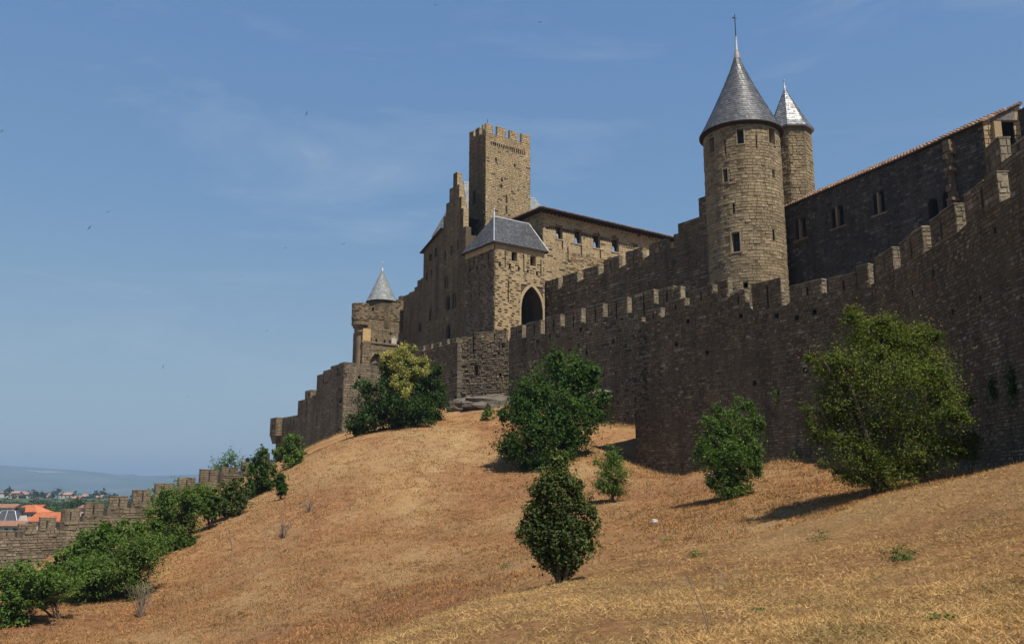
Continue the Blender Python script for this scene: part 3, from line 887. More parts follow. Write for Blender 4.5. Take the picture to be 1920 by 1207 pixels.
for (p, zp), (q2, zq) in zip(full[:-1], full[1:]):
    def out(s, z): 
        k = .27
        return (max(-.0, min(wR, s + k*(-1 if s < mx-.01 else (1 if s > mx+.01 else 0))*(.85))), z + (k if z > cv[0][1]+.3 else 0)*.8)
    (s2, z2), (s3, z3_) = out(p, zp), out(q2, zq)
    o = .085
    am.box8([FR.pos(p, zp, o), FR.pos(q2, zq, o), FR.pos(q2, zq, -.1), FR.pos(p, zp, -.1), FR.pos(s2, z2, o), FR.pos(s3, z3_, o), FR.pos(s3, z3_, -.1), FR.pos(s2, z2, -.1)])
am.build('arch_surround', M['ashlar'], a)
for h in wr: window(gate, FR, h, .6, frame=.1)
for h in wl: window(gate, FLp, h, .6)
sm = MB()
for f, hs, nm in ((FR, slR, 'arrow_slit'), (FR, pl, 'putlog_hole'), (FLp, slL, 'arrow_slit'), (FLp, plL, 'putlog_hole')):
    for h in hs: window(gate, f, h, .5, name=nm, mats=M['castle_core'])
# roof
ov = .38
E = lambda a, b: np.array([*(np.array(C[:2]) + DR*a + DL*b), ze-.08])
e1, e2, e3, e4 = E(-ov, -ov), E(wR+ov, -ov), E(wR+ov, wL+ov), E(-ov, wL+ov)
RL = Plane(np.array(C[:2])+DL*wL*.5, DR, NR)
ra, za = RL.px(926.5, 406); rb, zb_ = RL.px(992, 421)
zr = max(za, zb_)
r1, r2 = RL.pos(max(ra, .3), zr), RL.pos(rb, zr)
mb = MB()
slate_quad(mb, e1, e2, r2, r1); slate_quad(mb, e2, e3, r2, r2+1e-3); slate_quad(mb, e3, e4, r1, r2); slate_quad(mb, e4, e1, r1, r1+1e-3)
rf = mb.build('roof', M['slate'], gate)
mb = MB()
mb.quad(e1+[0, 0, -.02], e2+[0, 0, -.02], e3+[0, 0, -.02], e4+[0, 0, -.02])
for p, q2 in ((e1, e2), (e2, e3), (e3, e4), (e4, e1)):
    mb.quad(p+[0, 0, -.13], q2+[0, 0, -.13], q2+[0, 0, .02], p+[0, 0, .02])
mb.build('eave_board', M['timber'], rf)
mb = MB(); mb.tube([r1, r2], .09)
for e, r in ((e1, r1), (e2, r2)): mb.tube([e+[0, 0, .04], r+[0, 0, .02]], .05)
mb.lathe(r1, [(.16, zr-.1), (.12, zr+.3), (.05, zr+.7), (.07, zr+.8), (.01, zr+1.05)], 8)
mb.build('ridge_flashing', M['lead'], rf)

# ------------------------------------------------------------------ tall crenellated watchtower
C, wR, wL = blk_px(911, 245, 100, 994, 880, 264, 262)
pin = thing('watchtower', 'tallest square watchtower of warm stone with four tooth-like merlons on its sunlit side', 'tower', [*C[:2], 12])
FR = Plane(C, DR, NR); FLp = Plane(C[:2]+DL*wL, -DL, NL)
zt = FR.px(940, 256)[1]; zmr = FR.px(918, 233)[1]
notch = small_holes(FR, 921, 268, 984, 288, 17, .13, .30)
slR = [hpx(FR, 948.8, 366, 950.8, 380), hpx(FR, 948.5, 388, 950.8, 399)]
tw = [hpx(FLp, 886.5, 358, 893, 384)]
ph = [(lambda a, z: (a-.1, a+.1, z-.12, z+.12))(*FR.px(u, v)) for u, v in ((941, 338), (940, 349), (965, 310), (930, 300))]
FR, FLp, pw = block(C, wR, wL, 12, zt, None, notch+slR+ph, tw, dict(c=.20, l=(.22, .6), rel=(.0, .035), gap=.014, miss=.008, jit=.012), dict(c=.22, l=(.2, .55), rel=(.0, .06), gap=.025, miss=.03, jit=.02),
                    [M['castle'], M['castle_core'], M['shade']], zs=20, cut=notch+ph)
pw.parent = pin; pw.location = -np.array(pin.location)
sm = MB()
for h in slR: window(pin, FR, h, .4, name='arrow_slit')
window(pin, FLp, tw[0], .6, mullion=True, mats=M['near_core'])  # dark reveal colour carries the shade of the recess
mt = ('castle', 'castle_core', 'castle')
uu = [(911.5, 925), (931, 950), (954.5, 972), (976.5, 993.6)]
for (p, q2) in uu:
    v = 236 + (p-911)*.28
    merlon(pin, FR, max(0, FR.px(p, v)[0])+(.0 if p < 915 else .1), min(wR, FR.px(q2, v)[0])-(.1 if p < 970 else 0), zt-.05, zmr, .5, mt, st=dict(c=.27, rel=(0, .05)), cap=.1)
for (p, q2) in ((.0, .95), (1.35, 2.2), (wL-.85, wL-.62)):
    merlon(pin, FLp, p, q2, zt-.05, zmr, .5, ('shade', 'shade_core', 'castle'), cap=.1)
for k in range(3):  # far sides
    Fb = Plane(np.array(C[:2])+DL*wL+DR*wR, -DR, -NR)
    merlon(pin, Fb, .2+k*2.1, 1.4+k*2.1, zt-.05, zmr-.25, .5, mt)
mb = MB(); ap = FR.pos(.6, 0, -.6); mb.tube([[ap[0], ap[1], zmr-.5], [ap[0], ap[1], zmr+.9]], .03, 6)
mb.build('lightning_rod', M['iron'], pin)

# ------------------------------------------------------------------ gallery hall with four shuttered openings
C, wR, wL = blk_px(1018, 396, 98, 1275, 979, 450, 412)
hall = thing('castle_hall', 'long hall right of the square tower, four dark openings below deep shaded eaves', 'building', [*C[:2], 12])
FR = Plane(C, DR, NR); FLp = Plane(C[:2]+DL*wL, -DL, NL)
ze = FR.px(1018, 395)[1]
hw = [hpx(FR, *q) for q in ((1043, 424.5, 1054.5, 448.5), (1077.5, 432.5, 1090, 457), (1112.5, 440.5, 1125, 465), (1147.5, 448.5, 1160, 472.5))]
nt_ = []
for u0, v0, u1, v1, n in ((1024, 427, 1041, 429, 6), (1056.5, 432, 1075.5, 437, 7), (1092, 440, 1110.5, 445, 7), (1127, 448.5, 1146, 453, 7), (1162, 457, 1190, 464, 10)):
    nt_ += small_holes(FR, u0, v0, u1, v1, n, .13, .22)
slR = [hpx(FR, u-.7, v0, u+.7, v1) for u, v0, v1 in ((1065, 464, 490), (1054.5, 453, 464), (1090, 461, 478), (1125.5, 468, 484))]
mb = MB()
core(mb, FR, 0, wR, 12, ze, hw+nt_+slR, 1)
zsp = FR.px(1100, 441)[1]
stones(mb, FR, 0, wR, FR.px(1060, 500)[1]-2, ze, c=.24, l=(.4, .9), rel=(.0, .014), gap=.008, holes=hw+nt_+slR, mat=0, jit=.006)
stones(mb, FR.shifted(.02), FR.px(1060, 470)[0], FR.px(1135, 470)[0], FR.px(1060, 500)[1]-2, FR.px(1060, 472)[1], c=.17, l=(.25, .7), rel=(.02, .09), gap=.03, miss=.3, holes=hw+slR, mat=0, edge=.03)
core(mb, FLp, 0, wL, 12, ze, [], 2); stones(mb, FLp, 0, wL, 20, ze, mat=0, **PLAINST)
for h in nt_+slR: reveal(mb, FR, h, .3, 1, 1)
# low back wall and end wall; the back is open under the roof as a gallery
Fb = Plane(np.array(C[:2])+DL*wL+DR*wR, -DR, -NR); core(mb, Fb, 0, wR, 12, hw[0][2]-.2, [], 1)
for k in range(8): fbox(mb, Fb, k*wR/7.2, k*wR/7.2+.5, hw[0][2]-.2, ze, -.5, 0, 1)
Fe = Plane(np.array(C[:2])+DR*wR, DL, DR); core(mb, Fe, 0, wL, 12, ze, [], 1)
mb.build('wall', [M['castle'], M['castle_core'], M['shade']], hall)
for h in hw:
    w = MB()
    reveal(w, FR, h, .35, 0, 1, back=False)
    a = h[0]+(h[1]-h[0])*.28; b = h[1]-(h[1]-h[0])*.10; zt_ = h[2]+(h[3]-h[2])*.62
    F2 = FR.shifted(-.35)
    hh = (a, b, h[2], zt_)
    core(w, F2, h[0], h[1], h[2], h[3], [hh], 1)
    reveal(w, F2, hh, .3, 1, 1, 'pointed', back=False)
    fbox(w, FR, h[0]-.12, h[1]+.12, h[2]-.12, h[2], -.2, .07, 0)
    w.build('window', [M['ashlar'], M['timber']], hall)
# tiled hip roof
ov = 1.0
E = lambda a, b, z=0: np.array([*(np.array(C[:2]) + DR*a + DL*b), ze+z])
e1, e2, e3, e4 = E(-ov, -ov), E(wR+ov, -ov), E(wR+ov, wL+ov), E(-ov, wL+ov)
k = wL*.5
r1, r2 = E(k, k, .9), E(wR-k, k, .9)

def tile_slope(mb, A, B, C_, D, tw=.26, m=0, seg=.42, r=.085):
    """barrel tiles running from the eave A-B up to the ridge D-C_"""
    A, B, C_, D = [np.array(x, float) for x in (A, B, C_, D)]
    mb.quad(A, B, C_, D, m)
    nrm = unit(np.cross(B-A, D-A)); nrm = nrm if nrm[2] > 0 else -nrm
    e = unit(B-A); W = np.linalg.norm(B-A); n = max(1, int(W/tw))
    up = (D-A) - e*((D-A)@e); H = np.linalg.norm(up); up = up/H
    dl, cl = (D-A)@e, (C_-A)@e
    for i in range(n):
        x = (i+.5)*W/n
        hmax = H
        if dl > 1e-3 and x < dl: hmax = min(hmax, H*x/dl)
        if cl < W-1e-3 and x > cl: hmax = min(hmax, H*(W-x)/(W-cl))
        y = -.10
        while y < hmax-.05:
            y1 = min(y+seg*1.12, hmax)
            j = random.random()*.012
            vs = []
            for (yy, lift, rr) in ((y, .035+j, r*1.12), (y1, .006+j, r*.92)):
                for kk in range(5):
                    f = math.pi*kk/4
                    vs.append(A + e*(x + rr*math.cos(f)) + up*yy + nrm*(lift + rr*math.sin(f)))
            mb.add(vs, [(k2, k2+1, k2+6, k2+5) for k2 in range(4)] + [(4, 3, 2, 1, 0)], m)
            y += seg
mb = MB()
tile_slope(mb, e1, e2, r2, r1); tile_slope(mb, e4, e1, r1, r1+1e-3)
mb.quad(e2, e3, r2, r2+1e-3); mb.quad(e3, e4, r1, r2)
rf = mb.build('roof', M['terra'], hall)
mb = MB()
q0 = [e+[0, 0, -.1] for e in (e1, e2, e3, e4)]
mb.quad(*q0)
n = int(wR/.55)
for i in range(n+1):
    fbox(mb, FR, i*wR/n-.06, i*wR/n+.06, ze-.26, ze-.1, 0, ov-.06)
for p, q2 in zip(q0, q0[1:]+q0[:1]): mb.quad(p+[0, 0, -.05], q2+[0, 0, -.05], q2+[0, 0, .1], p+[0, 0, .1])
mb.build('eave_rafters', M['timber'], rf)

# ------------------------------------------------------------------ big slate roof behind the watchtower
C, wR, wL = blk_px(880, 470, 112, 1017, 868, 470, 470)
keep = thing('castle_building', 'far slate-roofed building showing in slivers either side of the watchtower', 'building', [*C[:2], 12])
wL = 9.0
RLp = Plane(np.array(C[:2])+DL*wL*.5, DR, NR)
ra, zk = RLp.px(869, 345); rb, zk2 = RLp.px(1004, 370)
zk = .5*(zk+zk2)
ze = zk - 7.0
FR, FLp, kw = block(C, max(wR, rb+2.5), wL, 12, ze, None, (), (), PLAINST, PLAINST, [M['castle'], M['castle_core'], M['shade']], zs=ze-3)
kw.parent = keep; kw.location = -np.array(keep.location)
wR = max(wR, rb+2.5)
e1, e2, e3, e4 = [np.array([*(np.array(C[:2])+DR*a+DL*b), ze]) for a, b in ((-.3, -.3), (wR+.3, -.3), (wR+.3, wL+.3), (-.3, wL+.3))]
r1, r2 = RLp.pos(ra, zk), RLp.pos(rb, zk)
mb = MB(); slate_quad(mb, e1, e2, r2, r1, .35, .3); slate_quad(mb, e2, e3, r2, r2+1e-3, .35, .3); mb.quad(e3, e4, r1, r2); slate_quad(mb, e4, e1, r1, r1+1e-3, .35, .3)
rf = mb.build('roof', M['slate_old'], keep)
mb = MB(); mb.tube([r1, r2], .12); mb.build('ridge_flashing', M['lead'], rf)

# ------------------------------------------------------------------ stepped-gable range left of the watchtower
pg = P(873.5, 440, 97)
tmp = Plane(pg, -DL); s0 = tmp.px(794.5, 473)[0]
G = Plane(tmp.pos(s0, 0), -DL, NL); LG = -s0
gab = thing('castle_range', 'tall dark range with a stepped gable, left of the watchtower', 'building', [*G.pos(0, 0)[:2], 10])
sx = lambda u, v: G.px(u, v)[0]
zz = lambda u, v: G.px(u, v)[1]
z1, z2, z3, z4 = zz(854, 324), zz(846, 353), zz(839, 381), zz(834.5, 406)
pts = [(0, zz(794.5, 473)), (sx(831.5, 428), zz(831.5, 428)), (sx(831.5, 418), z4), (sx(836.5, 390), z4), (sx(836.5, 390), z3), (sx(842.8, 365), z3), (sx(842.8, 365), z2), (sx(849.8, 340), z2),
       (sx(849.8, 340), z1), (sx(857.3, 325), z1), (sx(857.3, 340), z2), (sx(861.3, 345), z2), (sx(861.3, 345), z3), (sx(865.2, 365), z3), (sx(865.2, 375), z4), (sx(869, 390), z4), (sx(869, 400), zz(871, 425)), (LG, zz(871, 425))]
PG = Prof(pts)
gwn = [(hpx(G, *q), ar, mu) for q, ar, mu in (((857.2, 450, 860, 468), 'round', 0), ((845, 460, 848, 478), 'round', 0), ((833.3, 471, 836.2, 488), 'round', 0), ((815.5, 465, 820.5, 481), None, 0), ((805, 476, 810, 490), None, 0),
        ((799.5, 511, 802, 526), None, 0), ((808, 505, 811, 517), None, 0), ((817.5, 498, 820, 511), None, 0), ((833, 517, 840, 540), 'round', 1), ((836, 551, 843.5, 581), 'pointed', 0), ((848, 549, 855, 578), 'round', 1),
        ((805, 579, 811, 601), 'round', 1), ((836, 605, 844, 634), 'pointed', 0))]
hs = [g[0] for g in gwn]
mb = MB()
core(mb, G, 0, LG, 9, PG, hs, 1, thick=.7, mat_top=2)
stones(mb, G, 0, LG, 13, PG, c=.27, l=(.3, .8), rel=(.0, .03), gap=.018, holes=hs, mat=0)
# ends of the gable steps, sunlight put in as lighter stone
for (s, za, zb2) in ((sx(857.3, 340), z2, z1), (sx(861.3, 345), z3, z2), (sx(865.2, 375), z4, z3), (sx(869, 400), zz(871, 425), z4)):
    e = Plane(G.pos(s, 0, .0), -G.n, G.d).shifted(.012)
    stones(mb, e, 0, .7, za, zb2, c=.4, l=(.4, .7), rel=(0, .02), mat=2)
Fe = Plane(G.pos(0, 0), DR, -G.d); core(mb, Fe, 0, 9, 9, pts[0][1], [], 1)
core(mb, Plane(G.pos(LG, 0), DR, G.d), .7, 9, 9, pts[0][1], [], 1)
core(mb, Plane(G.pos(0, 0)+np.array([*DR*9, 0]), -DL, DR), 0, LG, 9, pts[0][1], [], 1)
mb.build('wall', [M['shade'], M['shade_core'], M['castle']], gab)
for h, ar, mu in gwn: window(gab, G, h, .35, ar, frame=.07 if not ar else 0, mats=M['shade'], mullion=bool(mu))
# slate roof behind the gable, showing its edge at the left
za, zb2 = pts[0][1], pts[1][1]
sa = pts[1][0]; sr = sx(853.5, 340)
A = G.pos(-.35, za-.1, .35); D = G.pos(sr, za+(zb2-za)*sr/sa, .25); B = G.pos(-.35, za-.1, -9); Cc = G.pos(sr, D[2], -9); E2 = G.pos(LG+1, za, -9); E1 = G.pos(LG+1, za, -.8); D1 = G.pos(sr, D[2], -.8)
A2 = G.pos(sa, zb2, .3)
mb = MB(); slate_quad(mb, A, B, G.pos(sa, zb2, -9), A2, .35, .3)
slate_quad(mb, G.pos(sa, zb2, -.75), G.pos(sa, zb2, -9), Cc, D1, .35, .3)
rf = mb.build('roof', M['slate'], gab)
mb = MB(); mb.tube([A, A2], .07); mb.build('roof_edge', M['timber'], rf)
mb = MB(); a, z = G.px(821.5, 470); mb.tube([G.pos(a, z, .12), G.pos(a, G.px(821.5, 597)[1], .12)], .06, 6)
mb.build('drain_pipe', M['iron'], gab)

# ------------------------------------------------------------------ stepped wall between that range and the far-left tower
tmp = Plane(P(795, 523, 105.3), -DL); s0 = tmp.px(757, 557)[0]
SW = Plane(tmp.pos(s0, 0), -DL, NL); LS = -s0
stw = wall_thing('castle_wall', 'dark stepped wall link between gabled range and far-left conical-roofed tower', [*SW.pos(0, 0)[:2], 12])
pr = []
for u0, u1, v in ((757, 767, 553), (767, 777, 547), (777, 782.5, 538), (782.5, 795, 524)):
    z = SW.px(.5*(u0+u1), v)[1]; pr += [(SW.px(u0, v)[0], z), (SW.px(u1, v)[0], z)]
pr[0] = (0, pr[0][1]); pr[-1] = (LS, pr[-1][1])
PS = Prof(pr)
h = [hpx(SW, 785, 603, 790, 621)]
mb = MB(); core(mb, SW, 0, LS, 10, PS, h, 1, thick=.9, mat_top=2); stones(mb, SW, 0, LS, 13, PS, holes=h, mat=0, **PLAINST)
mb.build('wall', [M['shade'], M['shade_core'], M['castle']], stw)
window(stw, SW, h[0], .3, 'pointed', mats=M['shade'])
zz_ = PS(LS-.1)
merlon(stw, SW, LS-.75, LS-.02, zz_-.05, zz_+.12, .9, ('castle', 'castle_core', 'castle'))

# ------------------------------------------------------------------ far-left tower with conical slate roof and corner bartizan
C, wR, wL = blk_px(679, 640, 106, 797, 662, 652, 640)
lt = thing('corner_tower', 'far-left tower with grey conical roof, corner bartizan and blind pointed arch', 'tower', [*C[:2], 9])
FR = Plane(C, DR, NR); FLp = Plane(C[:2]+DL*wL, -DL, NL)
zp = FR.px(700, 617)[1]; zstr = FR.px(700, 642)[1]
niche = hpx(FR, 692, 660, 722, 705); niche = (niche[0], niche[1], niche[2], FR.px(707, 660)[1])
pl = [(lambda a, z: (a-.12, a+.12, z-.14, z+.14))(*FR.px(u, v)) for u, v in ((695, 637), (705.5, 638), (721, 640), (731, 641), (745.5, 643), (760, 644), (774.5, 646), (786.5, 648))]
parp = Prof([(0, FR.px(684, 614)[1]), (FR.px(697, 615)[0], FR.px(684, 614)[1]), (FR.px(697, 616)[0], zp), (FR.px(704, 617)[0], zp), (FR.px(704, 617)[0], zp-.12), (FR.px(723, 619)[0], zp-.12), (FR.px(723, 619)[0], zp),
             (FR.px(731, 620)[0], zp), (FR.px(731, 620)[0], zp-.5), (FR.px(734, 620)[0], zp-.5), (FR.px(734, 620)[0], zp-.1), (FR.px(775, 630)[0], zp-.1), (FR.px(775, 630)[0], zp-1.2), (FR.px(786, 630)[0], zp-1.2), (FR.px(786, 630)[0], zp-.1), (wR, zp-.1)])
mb = MB()
core(mb, FR, 0, wR, 6, parp, [niche]+pl, 1, thick=.8, mat_top=2); stones(mb, FR, 0, wR, 7, parp, holes=[niche]+pl, mat=2, **PLAINST)
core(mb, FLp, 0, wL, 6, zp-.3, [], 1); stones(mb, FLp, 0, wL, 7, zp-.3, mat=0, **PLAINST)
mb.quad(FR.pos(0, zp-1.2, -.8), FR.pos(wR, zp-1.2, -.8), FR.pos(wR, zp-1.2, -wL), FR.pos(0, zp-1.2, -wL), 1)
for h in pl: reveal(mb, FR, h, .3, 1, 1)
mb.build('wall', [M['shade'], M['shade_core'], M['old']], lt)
w = MB(); reveal(w, FR, niche, .5, 0, 1, 'pointed'); stones(w, FR.shifted(-.5), niche[0], niche[1], niche[2], niche[3]-.4, mat=2, **PLAINST)
fo = w.build('blind_arch', [M['old'], M['old_core'], M['old']], lt)
mb = MB(); fbox(mb, FR, -.1, wR, zstr-.12, zstr+.10, -.05, .13); mb.build('string_course', M['old'], lt)
mb = MB(); fbox(mb, FR, FR.px(680, 630)[0], FR.px(694.5, 630)[0], zstr+.1, FR.px(687, 615)[1]-.1, -.05, .09, 0); mb.build('repair_block', M['ochre'], lt)
mb = MB(); a, z = FR.px(733.5, 633); b, zb2 = FR.px(742.5, 645); fbox(mb, FR, a, b, zb2, z, -.05, .12, 0); mb.build('plaque', M['plaque'], lt)
# pilaster at the corner
mb = MB(); fbox(mb, FR, 0, FR.px(694, 670)[0], 6, zstr-.12, -.05, .10, 1)
stones(mb, FR.shifted(.10), 0, FR.px(694, 670)[0], 8, zstr-.15, c=.3, l=(.4, .7), rel=(.0, .06), gap=.03, mat=0); mb.build('pilaster', [M['old'], M['old_core']], lt)
# upper wall set back
C2 = P(690, 590, 107.6); FU = Plane(C2, DR, NR); wU = FU.px(761, 580)[0]
pu = Prof([(0, FU.px(690, 573)[1])] + [x for u0, u1, v in ((690, 716, 573), (716, 728, 575), (728, 744, 567), (744, 752, 562), (752, 762, 555)) for x in ((FU.px(u0, v)[0], FU.px(.5*(u0+u1), v)[1]), (FU.px(u1, v)[0], FU.px(.5*(u0+u1), v)[1]))][1:])
hu = [hpx(FU, 697, 577, 701, 582), hpx(FU, 720, 572, 724, 586)]
mb = MB(); core(mb, FU, 0, wU, 12, pu, hu, 1, thick=.7, mat_top=0)
for h in hu: reveal(mb, FU, h, .4, 1, 1)
zmid = FU.px(720, 600)[1]
stones(mb, FU, 0, wU, zmid, pu, holes=hu, mat=0, **dict(ROUGH, miss=.5)); stones(mb, FU, 0, wU, 17, zmid, mat=0, **PLAINST)
mb.build('upper_wall', [M['old'], M['old_core']], lt)
# bartizan
cb = P(675.5, 590, 106.6); rb_ = .98*(P(691, 590, 106.6)[0]-P(660.5, 590, 106.6)[0])/2
zt_, zbm = P(676, 567, 105.6)[2], P(676, 606, 105.6)[2]
mb = MB(); CB = Cyl(cb, rb_)
mb.lathe(cb, [(.0, zt_-.4), (rb_-.3, zt_-.4), (rb_-.3, zt_), (rb_, zt_), (rb_, zbm)], 24, 1)
stones(mb, CB, -math.pi*rb_, math.pi*rb_, zbm+.5, zt_, mat=0, **dict(ROUGH, miss=.5)); stones(mb, CB, -math.pi*rb_, math.pi*rb_, zbm+.1, zbm+.5, mat=0, c=.2)
zc2 = P(676, 619, 105.6)[2]
mb.lathe(cb, [(rb_+.05, zbm+.1), (rb_+.05, zbm-.1), (rb_-.12, zbm-.15), (rb_-.12, zbm-.4), (rb_-.3, zbm-.45), (rb_-.3, zc2-.1), (rb_*.45, zc2-.4), (rb_*.45, 8)], 24, 2)
mb.build('bartizan', [M['old'], M['old_core'], M['shade']], lt)
# conical roof
cc = P(715.5, 565, 110.5); rc = (P(745, 565, 110.5)[0]-P(687, 565, 110.5)[0])/2
zr = P(716, 562, 110.5-rc)[2]; za = P(722, 507, 110.5)[2]
zr = P(687, 567, 110.5)[2]
mb = MB(); slate_cone(mb, cc, [(rc, zr), (rc*.86, zr+(za-zr)*.12), (rc*.5, zr+(za-zr)*.5), (.06, za)], .3, .26)
cr = mb.build('roof', M['slate_old'], lt)
mb = MB(); zf = P(722, 490, 110.5)[2]
mb.lathe(cc, [(.16, za-.5), (.14, za+.05), (.07, za+.25), (.035, za+.3), (.03, zf-.35), (.09, zf-.3), (.09, zf-.18), (.02, zf-.1), (.01, zf)], 8); mb.build('finial', M['lead'], cr)
mb = MB(); mb.lathe(cc, [(rc*.90, zr-3.5), (rc*.90, zr-.12), (rc, zr-.05), (rc, zr+.02), (0, zr+.02)], 32); mb.build('drum', M['shade_core'], lt)

# ------------------------------------------------------------------ round tower with tall slate cone
YT = 77.0
cT = P(1391.5, 300, YT)
RT = .975*(P(1463, 300, YT)[0]-P(1320, 300, YT)[0])/2
rt = thing('round_tower', 'tall round tower with a shiny slate cone, weathervane and small side turret', 'tower', [*cT[:2], 10])
CT_ = Cyl(cT, RT)
zr = .5*(P(1313, 258, YT)[2] + P(1476, 252, YT)[2])
pc = lambda u0, v0, u1, v1: hpx(CT_, u0, v0, u1, v1)
wins = [(pc(1382, 242, 1394.5, 270), .12), (pc(1441, 241, 1452, 270), .12), (pc(1330.5, 258, 1340, 287), .1), (pc(1356, 317, 1364.5, 342), .12), (pc(1448, 318, 1452.5, 333), 0), (pc(1372, 436, 1387.5, 472), .16)]
slits = [pc(1417.2, 252, 1419.2, 278), pc(1358.5, 262, 1360.5, 288), pc(1374, 382, 1377.5, 400), pc(1448.5, 430, 1452, 451), pc(1394, 529, 1402, 540)]
mb = MB()
ar = math.pi*RT
al = [w[0] for w in wins]+slits
core(mb, CT_, -ar, ar, 8, zr-.05, al, 1, ds=.5)
stones(mb, CT_, -ar*.75, ar*.75, 13, zr-.75, c=.27, l=(.3, .75), rel=(.0, .045), gap=.02, miss=.015, holes=al, mat=0, jit=.015)
stones(mb, CT_, -ar*.75, ar*.75, zr-.75, zr-.1, c=.32, l=(.4, .8), rel=(.0, .015), gap=.012, holes=al, mat=0)
mb.build('wall', [M['tower'], M['tower_core']], rt)
for h, f in wins: window(rt, CT_, h, .55, frame=f*.8, back='glass' if f > .11 else 'dark', mats=M['tower_win'])
for h in slits: window(rt, CT_, h, 1.0, name='arrow_slit', mats=M['near_core'])  # dark sides put the shade of the slits into their colour
rr_ = RT+.34
za = P(1396, 102, YT)[2]
Hh = za - zr
prof = [(rr_, zr-.02), (rr_*.86, zr+Hh*.115), (rr_*.66, zr+Hh*.305), (rr_*.40, zr+Hh*.56), (rr_*.18, zr+Hh*.80), (.13, za)]
mb = MB(); slate_cone(mb, cT, prof, .27, .25)
rf = mb.build('roof', M['slate'], rt)
mb = MB(); mb.lathe(cT, [(RT-.1, zr-.30), (RT+.10, zr-.28), (RT+.12, zr-.16), (rr_+.03, zr-.10), (rr_+.03, zr), (RT, zr+.02)], 48); mb.build('eave_ring', M['timber'], rf)
mb = MB(); zf = P(1395, 26, YT)[2]; zm_ = P(1395, 70, YT)[2]
mb.lathe(cT, [(.30, za-.45), (.22, za+.02), (.17, za+.25), (.13, za+.3)], 12, 0)
mb.lathe(cT, [(.13, za+.3), (.15, za+.34), (.10, zm_-.3), (.12, zm_), (.05, zm_+.05)], 10, 1)
mb.lathe(cT, [(.05, zm_), (.04, zf-.2), (.0, zf)], 8, 2)
zv = P(1395, 34, YT)[2]
X, Yc = cT[0], cT[1]
mb.box8([(X-.24, Yc-.02, zv-.06), (X-.04, Yc-.02, zv-.05), (X-.04, Yc+.02, zv-.05), (X-.24, Yc+.02, zv-.06), (X-.24, Yc-.02, zv+.11), (X-.04, Yc-.02, zv+.05), (X-.04, Yc+.02, zv+.05), (X-.24, Yc+.02, zv+.11)], 2)
mb.box((X+.08, Yc, zv-.06), (.10, .015, .018), 2)
mb.build('weathervane', [M['copper'], M['lead'], M['iron']], rf)
# stair turret, fused to the tower's right side
YU = 79.0
cU = P(1484, 300, YU); RU = (P(1519, 300, YU)[0]-P(1484, 300, YU)[0])/.924
zu = P(1490, 233, YU-RU)[2]; zua = P(1471, 166, YU)[2]
n0 = -math.pi/2                      # facet that looks at the sun and the viewer
angs = [n0 + math.pi/8 + k*math.pi/4 for k in range(8)]
ov_ = [np.array([cU[0]+RU*math.cos(a), cU[1]+RU*math.sin(a)]) for a in angs]
mb = MB()
for k in range(8):
    a, b = ov_[k-1], ov_[k]
    f = Plane(a, b-a); L = np.linalg.norm(b-a)
    core(mb, f, 0, L, 14, zu-.03, [], 1); stones(mb, f, 0, L, 18, zu-.5, c=.28, l=(.3, .7), rel=(.0, .07), gap=.025, miss=.03, mat=0)
tu = mb.build('stair_turret', [M['tower'], M['tower_core']], rt)
mb = MB()
ap = np.array([P(1471, 166, YU)[0], cU[1], zua]); apx = ap[:2]
for k in range(8):
    a, b = [np.array([*(cU[:2]+(p-cU[:2])*1.17), zu-.05]) for p in (ov_[k-1], ov_[k])]
    mid_ = lambda p, t: np.array([*(p[:2]*(1-t)+apx*t), zu-.05+(zua-zu+.05)*t])
    a2, b2 = [mid_(p, .12) - np.array([*((p[:2]-apx)*.03), 0]) for p in (a, b)]
    c2, d2 = [mid_(p, .97) for p in (b, a)]
    slate_quad(mb, a, b, b2, a2, .25, .2); slate_quad(mb, a2, b2, c2, d2, .25, .2)
    mb.quad(a-[0, 0, .12], b-[0, 0, .12], b, a); mb.quad(b-[0, 0, .12], a-[0, 0, .12], np.array([*ov_[k-1], zu-.15]), np.array([*ov_[k], zu-.15]))
zf = P(1470, 150, YU)[2]
mb.lathe(ap, [(.13, zua-.25), (.12, zua+.0), (.06, zua+.3), (.04, zf-.2), (.09, zf-.12), (.09, zf), (0, zf+.04)], 10, 1)
mb.build('turret_roof', [M['slate_glint'], M['lead']], tu)

# ------------------------------------------------------------------ long tiled range to the right of the round tower
pl0 = P(1455, 397, 78.6)
LO = Plane(pl0, (.416, -.909))
ze = LO.px(1455, 397)[1]
sE = LO.px(1843, 240)[0]
lod = thing('castle_range', 'long dark range with terracotta tiled eaves and paired lancet windows, right of round tower', 'building', [*LO.pos(0, 0)[:2], 8])
z_at = lambda u, v: LO.px(u, v)
s1a = z_at(1716, 286); s2a = z_at(1790, 252); s3a = z_at(1840, 231)
def eave(a): return float(np.interp(a, [0, s1a[0], s2a[0], s3a[0]], [ze, s1a[1], s2a[1], s3a[1]]))
lw = [hpx(LO, u0, v0, u1, v1) for u0, v0, u1, v1 in ((1492, 412, 1499, 449), (1501.5, 408, 1511, 446), (1560, 390, 1568, 428), (1571, 385, 1581.5, 423), (1638, 363, 1646, 403), (1648.5, 358, 1658.5, 398))]
la = [hpx(LO, 1741, 372, 1759, 410), hpx(LO, 1768, 357, 1787, 396)]
PE = Prof([(0, ze), (s1a[0], s1a[1]), (s2a[0], s2a[1]), (sE, s3a[1])])
mb = MB()
PEt = lambda a: PE(a)+.14
core(mb, LO, -3, sE, 4, PEt, lw+la, 1)
stones(mb, LO, 0, sE, 10, PE, c=.25, l=(.25, .6), rel=(.0, .045), gap=.022, miss=.02, holes=lw+la, mat=0, jit=.015)
